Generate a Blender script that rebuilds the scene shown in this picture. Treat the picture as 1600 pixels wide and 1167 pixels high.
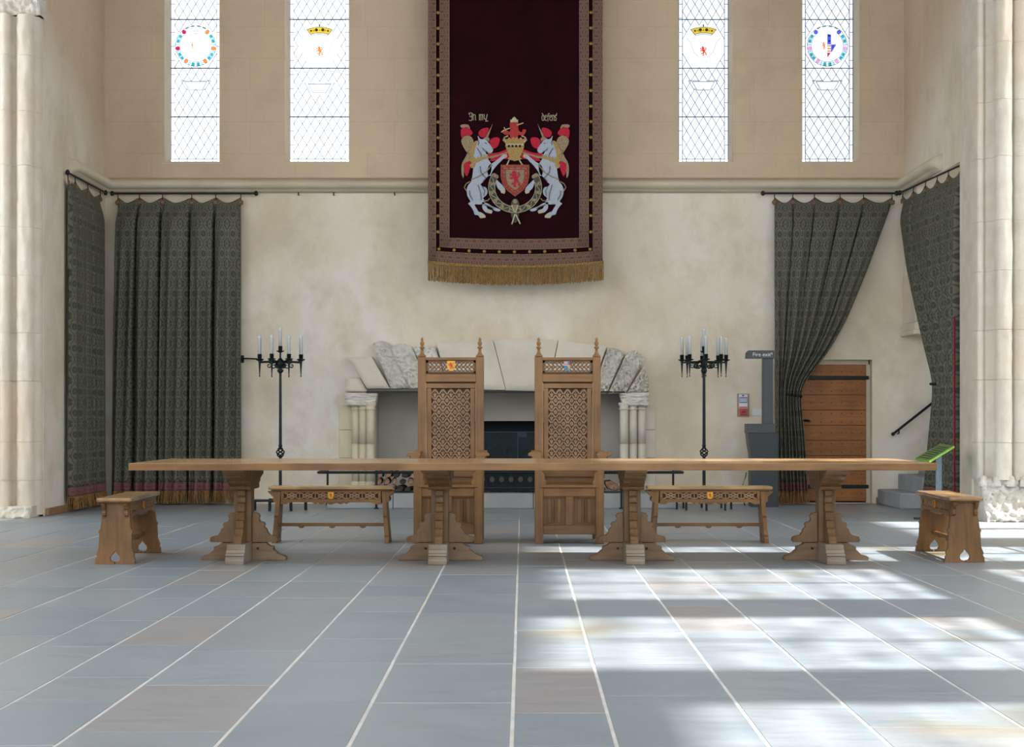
import bpy, bmesh, math, random
from mathutils import Vector, noise as mnoise
R = math.radians; PI = math.pi; sin = math.sin; cos = math.cos
random.seed(7)
SC = bpy.context.scene; COL = SC.collection
for o in list(bpy.data.objects): bpy.data.objects.remove(o)

# ------------------------------------------------------------ camera, sky, sun, exposure
EYE = 1.13; FPX = 2450.0
cam_d = bpy.data.cameras.new('camera'); cam = bpy.data.objects.new('camera', cam_d); COL.objects.link(cam)
cam.location = (0, 0, EYE); cam.rotation_euler = (PI/2, 0, 0)
cam_d.sensor_width = 36; cam_d.lens = 36*FPX/1600; cam_d.shift_x = -17/1600; cam_d.shift_y = 69.5/1600
cam_d.clip_end = 200
SC.camera = cam
SC.view_settings.view_transform = 'Standard'; SC.view_settings.look = 'None'
SC.view_settings.gamma = 1; SC.view_settings.use_curve_mapping = False
SC.view_settings.exposure = 0.58
W = bpy.data.worlds.new('sky'); SC.world = W; W.use_nodes = True
bg = W.node_tree.nodes['Background']; bg.inputs[0].default_value = (0.88, 0.94, 1.0, 1); bg.inputs[1].default_value = 2.2
sd = bpy.data.lights.new('sun', 'SUN'); sd.energy = 9.5; sd.angle = R(1.6); sd.color = (1, 0.96, 0.9)
sun = bpy.data.objects.new('sun', sd); COL.objects.link(sun)
SUN_E = R(55)
sun.rotation_euler = Vector((-cos(SUN_E), 0.0, -sin(SUN_E))).to_track_quat('-Z', 'Y').to_euler()
sun.location = (14, 10, 14)
# area lamps added at hall and bay window openings to brighten the floor
def daylight(name, loc, aim, w, h, power):
    d = bpy.data.lights.new(name, 'AREA'); d.shape = 'RECTANGLE'; d.size = w; d.size_y = h; d.energy = power; d.color = (0.90, 0.95, 1.0)
    o = bpy.data.objects.new(name, d); COL.objects.link(o); o.location = loc
    o.rotation_euler = (Vector(aim)-Vector(loc)).to_track_quat('-Z', 'Y').to_euler()
for y in (5.5, 8.0, 10.7): daylight('window_daylight', (-5.45, y, 5.3), (-1.0, y, 1.0), 1.9, 3.6, 48)
for y in (5.3, 8.0, 10.7, 13.1): daylight('window_daylight', (4.97, y, 5.3), (1.0, y, 1.0), 1.9, 3.6, 48)
daylight('bay_fill', (-8.7, 15.2, 4.5), (-2.0, 15.5, 1.5), 4.5, 6.0, 75)
daylight('bay_fill', (8.7, 16.0, 4.5), (2.0, 15.8, 1.5), 2.6, 6.0, 60)

def px(x, Y): return (x-817)*Y/FPX
def pz(y, Y): return EYE-(y-653)*Y/FPX

# ------------------------------------------------------------ materials
class NT:
    def __init__(s, name):
        s.m = bpy.data.materials.new(name); s.m.use_nodes = True
        s.t = s.m.node_tree; s.b = s.t.nodes['Principled BSDF']; s.out = s.t.nodes['Material Output']
    def n(s, typ, **kw):
        nd = s.t.nodes.new(typ)
        for k, v in kw.items(): setattr(nd, k, v)
        return nd
    def l(s, a, b): s.t.links.new(a, b)
    def val(s, sock, v):
        if hasattr(v, 'links') or isinstance(v, bpy.types.NodeSocket): s.l(v, sock)
        else: sock.default_value = v
    def math(s, op, a, b=0.0, c=0.0):
        nd = s.n('ShaderNodeMath', operation=op); s.val(nd.inputs[0], a); s.val(nd.inputs[1], b); s.val(nd.inputs[2], c)
        return nd.outputs[0]
    def mix(s, f, a, b, bt='MIX'):
        nd = s.n('ShaderNodeMix', data_type='RGBA', blend_type=bt)
        s.val(nd.inputs[0], f)
        for i, v in ((6, a), (7, b)):
            if isinstance(v, tuple): nd.inputs[i].default_value = (*v[:3], 1)
            else: s.l(v, nd.inputs[i])
        return nd.outputs[2]
    def coord(s, kind='Object', scale=(1, 1, 1), rot=(0, 0, 0)):
        tc = s.n('ShaderNodeTexCoord'); mp = s.n('ShaderNodeMapping')
        mp.inputs['Scale'].default_value = scale; mp.inputs['Rotation'].default_value = rot
        s.l(tc.outputs[kind], mp.inputs[0]); return mp.outputs[0]
    def wpos(s, scale=(1, 1, 1), rot=(0, 0, 0)):
        g = s.n('ShaderNodeNewGeometry'); mp = s.n('ShaderNodeMapping')
        mp.inputs['Scale'].default_value = scale; mp.inputs['Rotation'].default_value = rot
        s.l(g.outputs['Position'], mp.inputs[0]); return mp.outputs[0]
    def noise(s, vec, scale, detail=4, rough=0.55, dist=0):
        nd = s.n('ShaderNodeTexNoise'); nd.inputs['Scale'].default_value = scale; nd.inputs['Detail'].default_value = detail
        nd.inputs['Roughness'].default_value = rough; nd.inputs['Distortion'].default_value = dist
        s.l(vec, nd.inputs['Vector']); return nd.outputs['Fac']
    def ramp(s, f, stops):
        nd = s.n('ShaderNodeValToRGB'); e = nd.color_ramp.elements
        while len(e) < len(stops): e.new(0.5)
        for k, (p, c) in enumerate(stops):
            e[k].position = p; e[k].color = (*c, 1) if isinstance(c, tuple) else (c, c, c, 1)
        s.l(f, nd.inputs[0]); return nd.outputs[0]
    def bump(s, h, strength=0.3, dist=0.01):
        nd = s.n('ShaderNodeBump'); nd.inputs['Strength'].default_value = strength; nd.inputs['Distance'].default_value = dist
        s.l(h, nd.inputs['Height']); s.l(nd.outputs[0], s.b.inputs['Normal'])
    def fin(s, col=None, rough=0.6, metal=0.0, spec=0.5):
        if col is not None:
            if isinstance(col, tuple): s.b.inputs['Base Color'].default_value = (*col, 1)
            else: s.l(col, s.b.inputs['Base Color'])
        s.val(s.b.inputs['Roughness'], rough)
        s.b.inputs['Metallic'].default_value = metal
        s.b.inputs['Specular IOR Level'].default_value = spec
        return s.m

def plain(name, c, rough=0.6, metal=0.0, vary=0.12, scale=30, bump=0.05, spec=0.5):
    t = NT(name); v = t.coord(); f = t.noise(v, scale)
    c2 = tuple(x*(1-vary*2) for x in c); c1 = tuple(min(1, x*(1+vary)) for x in c)
    if bump: t.bump(f, bump, 0.01)
    return t.fin(t.ramp(f, [(0.3, c2), (0.7, c1)]), rough, metal, spec)

def wood(name, c, c2, axis=0, scale=1.0, rough=0.42, wear=None):
    t = NT(name); s = [14*scale]*3; s[axis] = 0.9*scale
    v = t.coord('Object', tuple(s)); f = t.noise(v, 2.2, 6, 0.65, 0.6)
    s2 = [90*scale]*3; s2[axis] = 4*scale
    g = t.noise(t.coord('Object', tuple(s2)), 1.5, 3)
    big = t.noise(t.coord('Object'), 2.3, 3)
    col = t.mix(t.ramp(f, [(0.35, 0.0), (0.68, 1.0)]), c2, c)
    col = t.mix(t.math('MULTIPLY', g, 0.5), col, tuple(x*0.5 for x in c2))
    col = t.mix(t.ramp(big, [(0.4, 0.0), (0.75, 0.55)]), col, wear or tuple(min(1, x*1.4) for x in c))
    t.bump(t.math('ADD', f, g), 0.12, 0.004)
    return t.fin(col, rough, 0, 0.4)

def stone_wall(name, joints=True, split=4.15):
    t = NT(name); v = t.wpos()
    n1 = t.noise(t.wpos((1, 1, 0.6)), 0.62, 6, 0.62, 0.3); n2 = t.noise(v, 2.2, 6, 0.65); n3 = t.noise(t.wpos((1, 1, 1)), 22, 5, 0.7)
    sep = t.n('ShaderNodeSeparateXYZ'); t.l(t.wpos(), sep.inputs[0]); z = sep.outputs[2]
    up = t.math('MULTIPLY', t.math('SUBTRACT', z, split-0.06), 8.0) if split < 4.5 else t.math('MULTIPLY', t.math('SUBTRACT', t.math('ADD', t.math('ADD', z, t.math('MULTIPLY', n1, 2.4)), t.math('MULTIPLY', sep.outputs[1], 0.45)), 14.65), 1.1); up = t.math('MINIMUM', t.math('MAXIMUM', up, 0.0), 1.0)  # side walls: slanting warm upper tone is stone staining with uplight glow painted in
    lowc = t.ramp(n1, [(0.28, (0.58, 0.49, 0.35)), (0.42, (0.68, 0.60, 0.47)), (0.52, (0.75, 0.68, 0.565)), (0.62, (0.79, 0.755, 0.69)), (0.78, (0.68, 0.58, 0.42))])
    lowc = t.mix(t.ramp(n2, [(0.48, 0.0), (0.75, 0.55)]), lowc, (0.52, 0.46, 0.37))
    upc = t.ramp(n1, [(0.3, (0.53, 0.41, 0.285)), (0.5, (0.61, 0.49, 0.36)), (0.75, (0.67, 0.53, 0.36))])
    upc = t.mix(t.ramp(n2, [(0.5, 0.0), (0.75, 0.4)]), upc, (0.40, 0.33, 0.25))
    col = t.mix(up, lowc, upc)
    br = t.n('ShaderNodeTexBrick'); br.inputs['Scale'].default_value = 1.0
    br.inputs['Mortar Size'].default_value = 0.006; br.inputs['Brick Width'].default_value = 0.95; br.inputs['Row Height'].default_value = 0.42
    br.inputs['Mortar Smooth'].default_value = 1.0; br.offset_frequency = 2; br.offset = 0.37; br.squash = 0.7; br.squash_frequency = 3
    cx = t.n('ShaderNodeCombineXYZ'); t.l(t.math('ADD', sep.outputs[0], sep.outputs[1]), cx.inputs[0]); t.l(z, cx.inputs[1]); t.l(cx.outputs[0], br.inputs[0])
    br.inputs[1].default_value = (0.49, 0.49, 0.49, 1); br.inputs[2].default_value = (0.515, 0.515, 0.515, 1)
    j = t.math('MULTIPLY', t.math('MULTIPLY', br.outputs['Fac'], n2), 0.045 if joints else 0.0)
    col = t.mix(t.math('MULTIPLY', j, t.math('ADD', t.math('MULTIPLY', up, 0.7), 0.3)), col, (0.70, 0.60, 0.46))
    soft = t.n('ShaderNodeMix', data_type='RGBA', blend_type='SOFT_LIGHT'); t.val(soft.inputs[0], t.math('MULTIPLY', up, 0.3))
    t.l(col, soft.inputs[6]); t.l(br.outputs['Color'], soft.inputs[7]); col = soft.outputs[2]
    h = t.math('ADD', t.math('MULTIPLY', n3, 0.5), t.math('MULTIPLY', n2, 1.5))
    h = t.math('SUBTRACT', h, t.math('MULTIPLY', j, 1.5))
    t.bump(h, 0.35, 0.012)
    return t.fin(col, 0.9, 0, 0.2)

def stone(name, c, c2, scale=3, bump=0.5, bs=30, stain=None):
    t = NT(name); v = t.wpos(); f = t.noise(v, scale, 5); g = t.noise(v, bs, 5, 0.7)
    big = t.noise(v, 0.7, 3)
    col = t.mix(t.ramp(f, [(0.3, 0.0), (0.7, 1.0)]), c2, c)
    col = t.mix(t.ramp(big, [(0.45, 0.0), (0.72, 0.7)]), col, stain or (c[0]*0.98, c[1]*0.92, c[2]*0.76))
    t.bump(t.math('ADD', g, t.math('MULTIPLY', f, 2.0)), bump, 0.012)
    return t.fin(col, 0.9, 0, 0.2)

M = {}
M['wall'] = stone_wall('lime_washed_stone_wall')
M['side'] = stone_wall('side_wall_stone', True, 4.6)
M['cornice'] = stone('cornice_stone', (0.66, 0.59, 0.47), (0.55, 0.48, 0.37), 2, 0.25)
M['pier'] = stone('pier_stone', (0.74, 0.70, 0.62), (0.62, 0.57, 0.48), 4, 0.6, 26, (0.76, 0.60, 0.44))
M['pier_rough'] = stone('eroded_stone', (0.76, 0.73, 0.66), (0.60, 0.56, 0.49), 9, 1.0, 34)
M['voussoir'] = stone('chiselled_stone', (0.84, 0.82, 0.77), (0.68, 0.65, 0.59), 7, 0.8, 40)
M['voussoir_smooth'] = stone('dressed_stone', (0.74, 0.70, 0.61), (0.64, 0.60, 0.52), 3, 0.25, 40)
M['jamb'] = stone('yellowed_jamb_stone', (0.76, 0.71, 0.56), (0.68, 0.60, 0.44), 3, 0.25, 40)
M['recess'] = stone('fireplace_render', (0.52, 0.50, 0.46), (0.42, 0.40, 0.37), 2, 0.2, 30)
M['step'] = stone('grey_step_stone', (0.36, 0.385, 0.405), (0.28, 0.305, 0.33), 3, 0.2, 30, (0.38, 0.38, 0.37))
M['reveal'] = stone('window_reveal_stone', (0.62, 0.56, 0.46), (0.55, 0.49, 0.39), 2, 0.2)
M['mortar'] = stone('pale_floor_mortar', (0.62, 0.62, 0.62), (0.45, 0.46, 0.47), 6, 0.1)
M['black'] = plain('matt_black', (0.006, 0.010, 0.013), 0.8)  # even near-black for flue lining, ash tray and nail heads
M['iron'] = plain('wrought_iron', (0.010, 0.020, 0.024), 0.42, 0.5, 0.3, 60, 0.1)
M['stove'] = plain('blued_cast_iron', (0.006, 0.013, 0.018), 0.4, 0.6, 0.3, 20, 0.1)
M['bluei'] = plain('blue_black_iron', (0.02, 0.045, 0.065), 0.5, 0.3)
M['bossm'] = plain('grate_tile', (0.07, 0.06, 0.055), 0.5)
M['oak'] = wood('warm_oak_upright', (0.265, 0.137, 0.048), (0.155, 0.073, 0.023), 2)
M['oak_x'] = wood('warm_oak_level', (0.272, 0.140, 0.049), (0.162, 0.076, 0.024), 0)
M['oak_y'] = wood('warm_oak_crosswise', (0.265, 0.137, 0.048), (0.155, 0.073, 0.023), 1)
M['top'] = wood('pale_worn_tabletop', (0.46, 0.29, 0.145), (0.31, 0.175, 0.075), 0, 0.8, 0.22)
M['trestle'] = wood('trestle_oak', (0.28, 0.155, 0.065), (0.165, 0.083, 0.030), 2, 1.0, 0.5, (0.36, 0.25, 0.15))
M['foot'] = wood('worn_grey_foot_oak', (0.29, 0.18, 0.10), (0.18, 0.10, 0.048), 0, 1.0, 0.55, (0.38, 0.31, 0.23))
M['toe'] = wood('scuffed_toe_oak', (0.36, 0.29, 0.22), (0.22, 0.16, 0.11), 0, 1.5, 0.6, (0.44, 0.41, 0.37))
M['trac'] = wood('carved_oak', (0.42, 0.26, 0.14), (0.28, 0.155, 0.075), 2)
M['crest'] = wood('dark_crest_oak', (0.19, 0.092, 0.030), (0.11, 0.05, 0.016), 0)
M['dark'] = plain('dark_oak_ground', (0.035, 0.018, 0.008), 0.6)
M['door'] = wood('door_planks', (0.40, 0.165, 0.050), (0.25, 0.092, 0.026), 0, 0.9, 0.5, (0.46, 0.185, 0.05))
M['bboard'] = wood('skirting_block', (0.33, 0.19, 0.10), (0.22, 0.12, 0.06), 1)
M['bark'] = plain('bark', (0.06, 0.045, 0.035), 0.9, 0, 0.5, 25, 0.8)
M['cut'] = plain('cut_log_end', (0.38, 0.21, 0.13), 0.8, 0, 0.35, 25, 0.2)
M['maroon'] = plain('maroon_velvet', (0.017, 0.0008, 0.004), 0.95, 0, 0.2, 2, 0.02, 0.15)
M['gold'] = plain('gold_thread', (0.38, 0.25, 0.07), 0.5, 0.2, 0.25, 120, 0.2)
M['studm'] = plain('gold_rosette', (0.40, 0.25, 0.07), 0.45, 0.3, 0.2, 100, 0.2)
M['fringe'] = plain('old_gold_fringe', (0.30, 0.165, 0.042), 0.75, 0, 0.4, 60, 0.1)
M['cfringe'] = plain('ochre_curtain_fringe', (0.30, 0.155, 0.05), 0.8, 0, 0.4, 60, 0.1)
M['rod'] = plain('black_rod', (0.02, 0.025, 0.03), 0.4, 0.6)
M['red'] = plain('crimson_applique', (0.48, 0.006, 0.035), 0.8, 0, 0.15, 40)
M['vermil'] = plain('vermilion_applique', (0.42, 0.035, 0.03), 0.8, 0, 0.15, 60)
M['tan'] = plain('tan_applique', (0.33, 0.25, 0.15), 0.8, 0, 0.25, 60)
M['white'] = plain('pale_blue_white_applique', (0.40, 0.45, 0.54), 0.8, 0, 0.08, 40)
M['shade'] = plain('slate_embroidery', (0.10, 0.12, 0.15), 0.9)
M['collar'] = plain('dark_green_collar', (0.07, 0.085, 0.075), 0.8, 0, 0.3, 80)
M['cream'] = plain('cream_thread', (0.50, 0.44, 0.28), 0.8)
M['yellow'] = plain('shield_yellow', (0.80, 0.42, 0.02), 0.45)
M['sred'] = plain('shield_red', (0.60, 0.03, 0.02), 0.45)
M['sblue'] = plain('shield_blue', (0.03, 0.20, 0.42), 0.45)
M['swhite'] = plain('shield_white', (0.8, 0.75, 0.72), 0.45)
M['grey'] = plain('charcoal_panel', (0.060, 0.068, 0.080), 0.45, 0, 0.05)
M['grey2'] = plain('dark_slate_panel', (0.020, 0.032, 0.038), 0.4, 0, 0.05)
M['signtxt'] = plain('white_lettering', (0.80, 0.80, 0.80), 0.5, 0, 0.02)
M['bred'] = plain('alarm_red', (0.62, 0.02, 0.03), 0.4)
M['bblue'] = plain('notice_blue', (0.08, 0.12, 0.42), 0.5)
M['bback'] = plain('tan_backboard', (0.36, 0.25, 0.15), 0.6)
M['bwhite'] = plain('white_plastic', (0.72, 0.74, 0.78), 0.4, 0, 0.03)
M['green'] = plain('lime_green_panel_edge', (0.22, 0.45, 0.04), 0.4)
M['green2'] = plain('green_reading_panel', (0.11, 0.19, 0.055), 0.35)
M['greenline'] = plain('dark_print_line', (0.06, 0.10, 0.03), 0.5)
M['steel'] = plain('blue_grey_steel', (0.18, 0.24, 0.30), 0.4, 0.5)
M['lining'] = plain('red_lining', (0.42, 0.02, 0.03), 0.8)
M['lead'] = plain('lead_came', (0.03, 0.05, 0.11), 0.5, 0.3)
M['roofw'] = plain('roof_timber', (0.22, 0.14, 0.08), 0.8)

def candle_mat():
    t = NT('frosted_candle_glass'); t.b.inputs['Base Color'].default_value = (0.80, 0.84, 0.86, 1)
    t.b.inputs['Roughness'].default_value = 0.25; t.b.inputs['Transmission Weight'].default_value = 0.35
    return t.m
M['candle'] = candle_mat()

def glass(name, col):
    t = NT(name); tr = t.n('ShaderNodeBsdfTransparent'); gl = t.n('ShaderNodeBsdfGlossy'); mx = t.n('ShaderNodeMixShader')
    v = t.wpos(); f = t.noise(v, 9, 3)
    c1 = tuple(x*0.94 for x in col)
    t.l(t.ramp(f, [(0.3, c1), (0.65, col)]), tr.inputs[0]); gl.inputs['Roughness'].default_value = 0.1
    mx.inputs[0].default_value = 0.04; t.l(tr.outputs[0], mx.inputs[1]); t.l(gl.outputs[0], mx.inputs[2]); t.l(mx.outputs[0], t.out.inputs[0])
    return t.m
G = {k: glass('stained_glass_'+k, c) for k, c in {k_: tuple(math.sqrt(min(1, x)) for x in c_) for k_, c_ in dict(clear=(0.46, 0.475, 0.49), flare_bright=(0.60, 0.62, 0.64), red=(0.62, 0.01, 0.08), orange=(0.85, 0.25, 0.05), yellow=(0.75, 0.50, 0.06),
     teal=(0.02, 0.36, 0.40), blue=(0.10, 0.12, 0.75), pale=(0.45, 0.65, 0.75), pink=(0.8, 0.4, 0.62), olive=(0.12, 0.10, 0.01), scarlet=(0.85, 0.08, 0.03), grey=(0.2, 0.30, 0.28)).items()}.items()}

def cloth_mat(name, dark, mid, light, P=0.19, Q=0.26):
    t = NT(name); tc = t.n('ShaderNodeTexCoord'); sp = t.n('ShaderNodeSeparateXYZ'); t.l(tc.outputs['UV'], sp.inputs[0])
    u, v = sp.outputs[0], sp.outputs[1]
    a = t.math('COSINE', t.math('MULTIPLY', u, 2*PI/P)); b = t.math('COSINE', t.math('MULTIPLY', v, 2*PI/Q))
    F = t.math('ADD', a, b)
    wob = t.math('MULTIPLY', t.math('MULTIPLY', t.math('COSINE', t.math('MULTIPLY', u, 6*PI/P)), t.math('COSINE', t.math('MULTIPLY', v, 2*PI/Q))), 0.34)
    wob = t.math('ADD', wob, t.math('MULTIPLY', t.math('MULTIPLY', t.math('COSINE', t.math('MULTIPLY', u, 4*PI/P)), t.math('COSINE', t.math('MULTIPLY', v, 8*PI/Q))), 0.20))
    s = t.math('SINE', t.math('MULTIPLY', t.math('ADD', F, wob), 4.4))
    k = t.ramp(s, [(0.0, 1.0), (0.22, 0.0)])
    k = t.ramp(t.math('ADD', t.math('MULTIPLY', s, 0.5), 0.5), [(0.12, 0.0), (0.30, 0.75), (0.8, 1.0)])
    col = t.mix(k, dark, mid)
    fine = t.noise(tc.outputs['UV'], 160, 2); col = t.mix(t.math('MULTIPLY', fine, 0.45), col, light)
    t.bump(t.math('ADD', k, fine), 0.2, 0.004)
    return t.fin(col, 0.8, 0, 0.25)
M['rosette'] = plain('bronze_rosette', (0.20, 0.11, 0.05), 0.6, 0.1, 0.2, 100, 0.2)
M['curtain'] = cloth_mat('olive_grey_damask', (0.028, 0.036, 0.031), (0.130, 0.127, 0.097), (0.175, 0.17, 0.13))
M['hem'] = cloth_mat('maroon_hem_damask', (0.10, 0.035, 0.04), (0.20, 0.085, 0.085), (0.24, 0.15, 0.13), 0.1, 0.1)
M['braid'] = cloth_mat('woven_braid', (0.045, 0.012, 0.014), (0.19, 0.115, 0.088), (0.25, 0.17, 0.12), 0.105, 0.105)

def slab_mat():
    t = NT('blue_grey_flagstone'); oi = t.n('ShaderNodeObjectInfo'); ge = t.n('ShaderNodeNewGeometry')
    rnd = t.math('FRACT', t.math('ADD', oi.outputs['Random'], ge.outputs['Random Per Island']))
    v = t.wpos(); n = t.noise(v, 1.6, 6, 0.6, 0.4); n2 = t.noise(t.wpos((1, 5, 1), (0, 0, 0.5)), 3.5, 5, 0.65)
    base = t.ramp(rnd, [(0.0, (0.225, 0.27, 0.315)), (0.35, (0.25, 0.295, 0.335)), (0.6, (0.28, 0.315, 0.345)), (0.8, (0.255, 0.28, 0.305)), (0.93, (0.30, 0.285, 0.29)), (1.0, (0.315, 0.295, 0.285))])
    col = t.mix(t.ramp(n, [(0.35, 0.0), (0.75, 0.5)]), base, (0.33, 0.365, 0.39))
    col = t.mix(t.ramp(n2, [(0.35, 0.35), (0.6, 0.0)]), col, (0.18, 0.215, 0.25))
    t.bump(t.math('ADD', n2, t.noise(v, 60, 3)), 0.10, 0.006)
    return t.fin(col, t.ramp(n2, [(0.2, 0.30), (0.8, 0.48)]), 0, 0.5)
M['slab'] = slab_mat()

# ------------------------------------------------------------ mesh building
class MB:
    def __init__(s): s.v = []; s.f = []; s.sm = []; s.uv = {}
    def add(s, vs, fs, sm=False):
        o = len(s.v); s.v += [tuple(p) for p in vs]; s.f += [[i+o for i in f] for f in fs]; s.sm += [sm]*len(fs); return s
    def box(s, x0, x1, y0, y1, z0, z1):
        return s.add([(x0, y0, z0), (x1, y0, z0), (x1, y1, z0), (x0, y1, z0), (x0, y0, z1), (x1, y0, z1), (x1, y1, z1), (x0, y1, z1)],
                     [(0, 3, 2, 1), (4, 5, 6, 7), (0, 1, 5, 4), (1, 2, 6, 5), (2, 3, 7, 6), (3, 0, 4, 7)])
    def prism(s, poly, a, b, plane='xz'):
        f3 = {'xz': lambda p, q, d: (p, d, q), 'yz': lambda p, q, d: (d, p, q), 'xy': lambda p, q, d: (p, q, d)}[plane]
        n = len(poly); vs = [f3(p, q, a) for p, q in poly]+[f3(p, q, b) for p, q in poly]
        fs = [list(range(n)), list(range(2*n-1, n-1, -1))]+[(i, i+n, (i+1) % n+n, (i+1) % n) for i in range(n)]
        return s.add(vs, fs)
    def bar(s, p, q, w, t=None):      # square bar from p to q
        t = t or w; p = Vector(p); q = Vector(q); d = (q-p).normalized()
        up = Vector((0, 0, 1)) if abs(d.z) < 0.9 else Vector((0, 1, 0))
        a = d.cross(up).normalized(); b = a.cross(d)
        vs = [e+a*i*w/2+b*j*t/2 for e in (p, q) for i, j in ((-1, -1), (1, -1), (1, 1), (-1, 1))]
        return s.add(vs, [(0, 1, 2, 3), (7, 6, 5, 4), (0, 4, 5, 1), (1, 5, 6, 2), (2, 6, 7, 3), (3, 7, 4, 0)])
    def tube(s, pts, r, n=8, cap=True):
        pts = [Vector(p) for p in pts]; rs = r if isinstance(r, (list, tuple)) else [r]*len(pts); rings = []
        for i, p in enumerate(pts):
            d = (pts[min(i+1, len(pts)-1)]-pts[max(i-1, 0)]).normalized()
            up = Vector((0, 0, 1)) if abs(d.z) < 0.95 else Vector((0, 1, 0))
            a = d.cross(up).normalized(); b = a.cross(d)
            rings.append([p+(a*cos(2*PI*k/n)+b*sin(2*PI*k/n))*rs[i] for k in range(n)])
        vs = [v for rg in rings for v in rg]; fs = []
        for i in range(len(pts)-1):
            for k in range(n): fs.append((i*n+k, i*n+(k+1) % n, (i+1)*n+(k+1) % n, (i+1)*n+k))
        s.add(vs, fs, True)
        if cap: s.add(rings[0], [list(range(n))[::-1]]); s.add(rings[-1], [list(range(n))])
        return s
    def lathe(s, prof, cx=0, cy=0, n=16, sm=True):
        vs = []; fs = []
        for r, z in prof:
            for k in range(n): vs.append((cx+r*cos(2*PI*k/n), cy+r*sin(2*PI*k/n), z))
        for i in range(len(prof)-1):
            for k in range(n): fs.append((i*n+k, i*n+(k+1) % n, (i+1)*n+(k+1) % n, (i+1)*n+k))
        m = len(prof)-1
        fs.append(list(range(n))[::-1]); fs.append([m*n+k for k in range(n)])
        return s.add(vs, fs, sm)
    def grid(s, fn, nu, nv, sm=True, uvf=None):
        o = len(s.v); fs = []
        vs = [fn(i/nu, j/nv) for j in range(nv+1) for i in range(nu+1)]
        if uvf:
            for j in range(nv+1):
                for i in range(nu+1): s.uv[o+j*(nu+1)+i] = uvf(i/nu, j/nv)
        for j in range(nv):
            for i in range(nu):
                a = j*(nu+1)+i; fs.append((a, a+1, a+nu+2, a+nu+1))
        return s.add(vs, fs, sm)
    def mesh(s, name, m, recalc=True):
        me = bpy.data.meshes.new(name); me.from_pydata(s.v, [], s.f)
        for p, q in zip(me.polygons, s.sm): p.use_smooth = q
        if s.uv:
            ul = me.uv_layers.new(name='UVMap')
            for lp in me.loops: ul.data[lp.index].uv = s.uv.get(lp.vertex_index, (0, 0))
        if recalc:
            b = bmesh.new(); b.from_mesh(me); bmesh.ops.recalc_face_normals(b, faces=b.faces); b.to_mesh(me); b.free()
        me.materials.append(m); return me
    def build(s, name, m, parent=None, bev=0, solid=0, label=None, kind=None, loc=None):
        o = bpy.data.objects.new(name, s.mesh(name, m)); COL.objects.link(o)
        if parent: o.parent = parent
        if bev:
            md = o.modifiers.new('bevel', 'BEVEL'); md.width = bev; md.segments = 2; md.limit_method = 'ANGLE'; md.angle_limit = R(40)
        if solid:
            md = o.modifiers.new('solid', 'SOLIDIFY'); md.thickness = solid; md.offset = 1
        if label: o['label'] = label
        if kind: o['kind'] = kind
        if loc: o.location = loc
        return o
def tag(o, label, cat, group=None):
    o['label'] = label; o['category'] = cat
    if group: o['group'] = group
    return o
def thing(name, label, cat, loc=(0, 0, 0), rz=0, group=None):
    o = bpy.data.objects.new(name, None); COL.objects.link(o); o.location = loc; o.rotation_euler = (0, 0, rz); o.empty_display_size = 0.1
    return tag(o, label, cat, group)
def struct(o): o['kind'] = 'structure'; return o
def dup(root, loc, rz, label):
    def cp(o, par):
        c = o.copy(); COL.objects.link(c); c.parent = par
        for ch in [x for x in o.children]: cp(ch, c)
        return c
    r = cp(root, None); r.location = loc; r.rotation_euler = (0, 0, rz); r['label'] = label
    return r
def walled(mb, axis, c0, c1, a0, a1, z0, z1, holes):   # wall slab with rectangular holes (a0,a1,z0,z1)
    As = sorted({a0, a1}|{h[i] for h in holes for i in (0, 1) if a0 < h[i] < a1}); Zs = sorted({z0, z1}|{h[i] for h in holes for i in (2, 3) if z0 < h[i] < z1})
    for i in range(len(As)-1):
        j = 0
        while j < len(Zs)-1:
            am = (As[i]+As[i+1])/2
            inh = lambda k: any(h[0] < am < h[1] and h[2] < (Zs[k]+Zs[k+1])/2 < h[3] for h in holes)
            if inh(j): j += 1; continue
            k = j
            while k+1 < len(Zs)-1 and not inh(k+1): k += 1
            if axis == 'y': mb.box(As[i], As[i+1], c0, c1, Zs[j], Zs[k+1])
            else: mb.box(c0, c1, As[i], As[i+1], Zs[j], Zs[k+1])
            j = k+1

YB = 20.7; XL = -5.52; XR = 5.03; TOP = 9.5
# ------------------------------------------------------------ floor
fl = struct(MB().box(-9.2, 9.2, -4, 22.4, -0.3, -0.0025).build('floor', M['mortar']))
lines = [-5.7, -5.15, -4.62, -4.07, -3.50, -2.92, -2.407, -2.03, -1.614, -1.059, -0.602, -0.038, 0.323, 0.848, 1.267, 1.828, 2.24, 2.77, 3.22, 3.78, 4.2, 4.75, 5.2, 5.8]
unit = MB().add([(-.5, -.5, -.012), (.5, -.5, -.012), (.5, .5, -.012), (-.5, .5, -.012), (-.49, -.495, 0), (.49, -.495, 0), (.49, .495, 0), (-.49, .495, 0)],
                [(0, 3, 2, 1), (4, 5, 6, 7), (0, 1, 5, 4), (1, 2, 6, 5), (2, 3, 7, 6), (3, 0, 4, 7)]).mesh('paving_slab', M['slab'])
far = MB(); cands = []
rs = random.Random(3)
for a, b in zip(lines[:-1], lines[1:]):
    y = 1.5+rs.random(); first = True
    if (a, b) == (-0.602, -0.038): y = 3.2
    while y < 20.6:
        L = rs.choice([0.62, 0.8, 0.98, 1.1, 1.25]); e = min(y+L, 20.68)
        if e-y > 0.12: cands.append((a, b, y, e))
        y = e
vis = [c for c in cands if c[3] > 5.2]
vis.sort(key=lambda c: c[3]); near = set(vis[:298])
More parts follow.
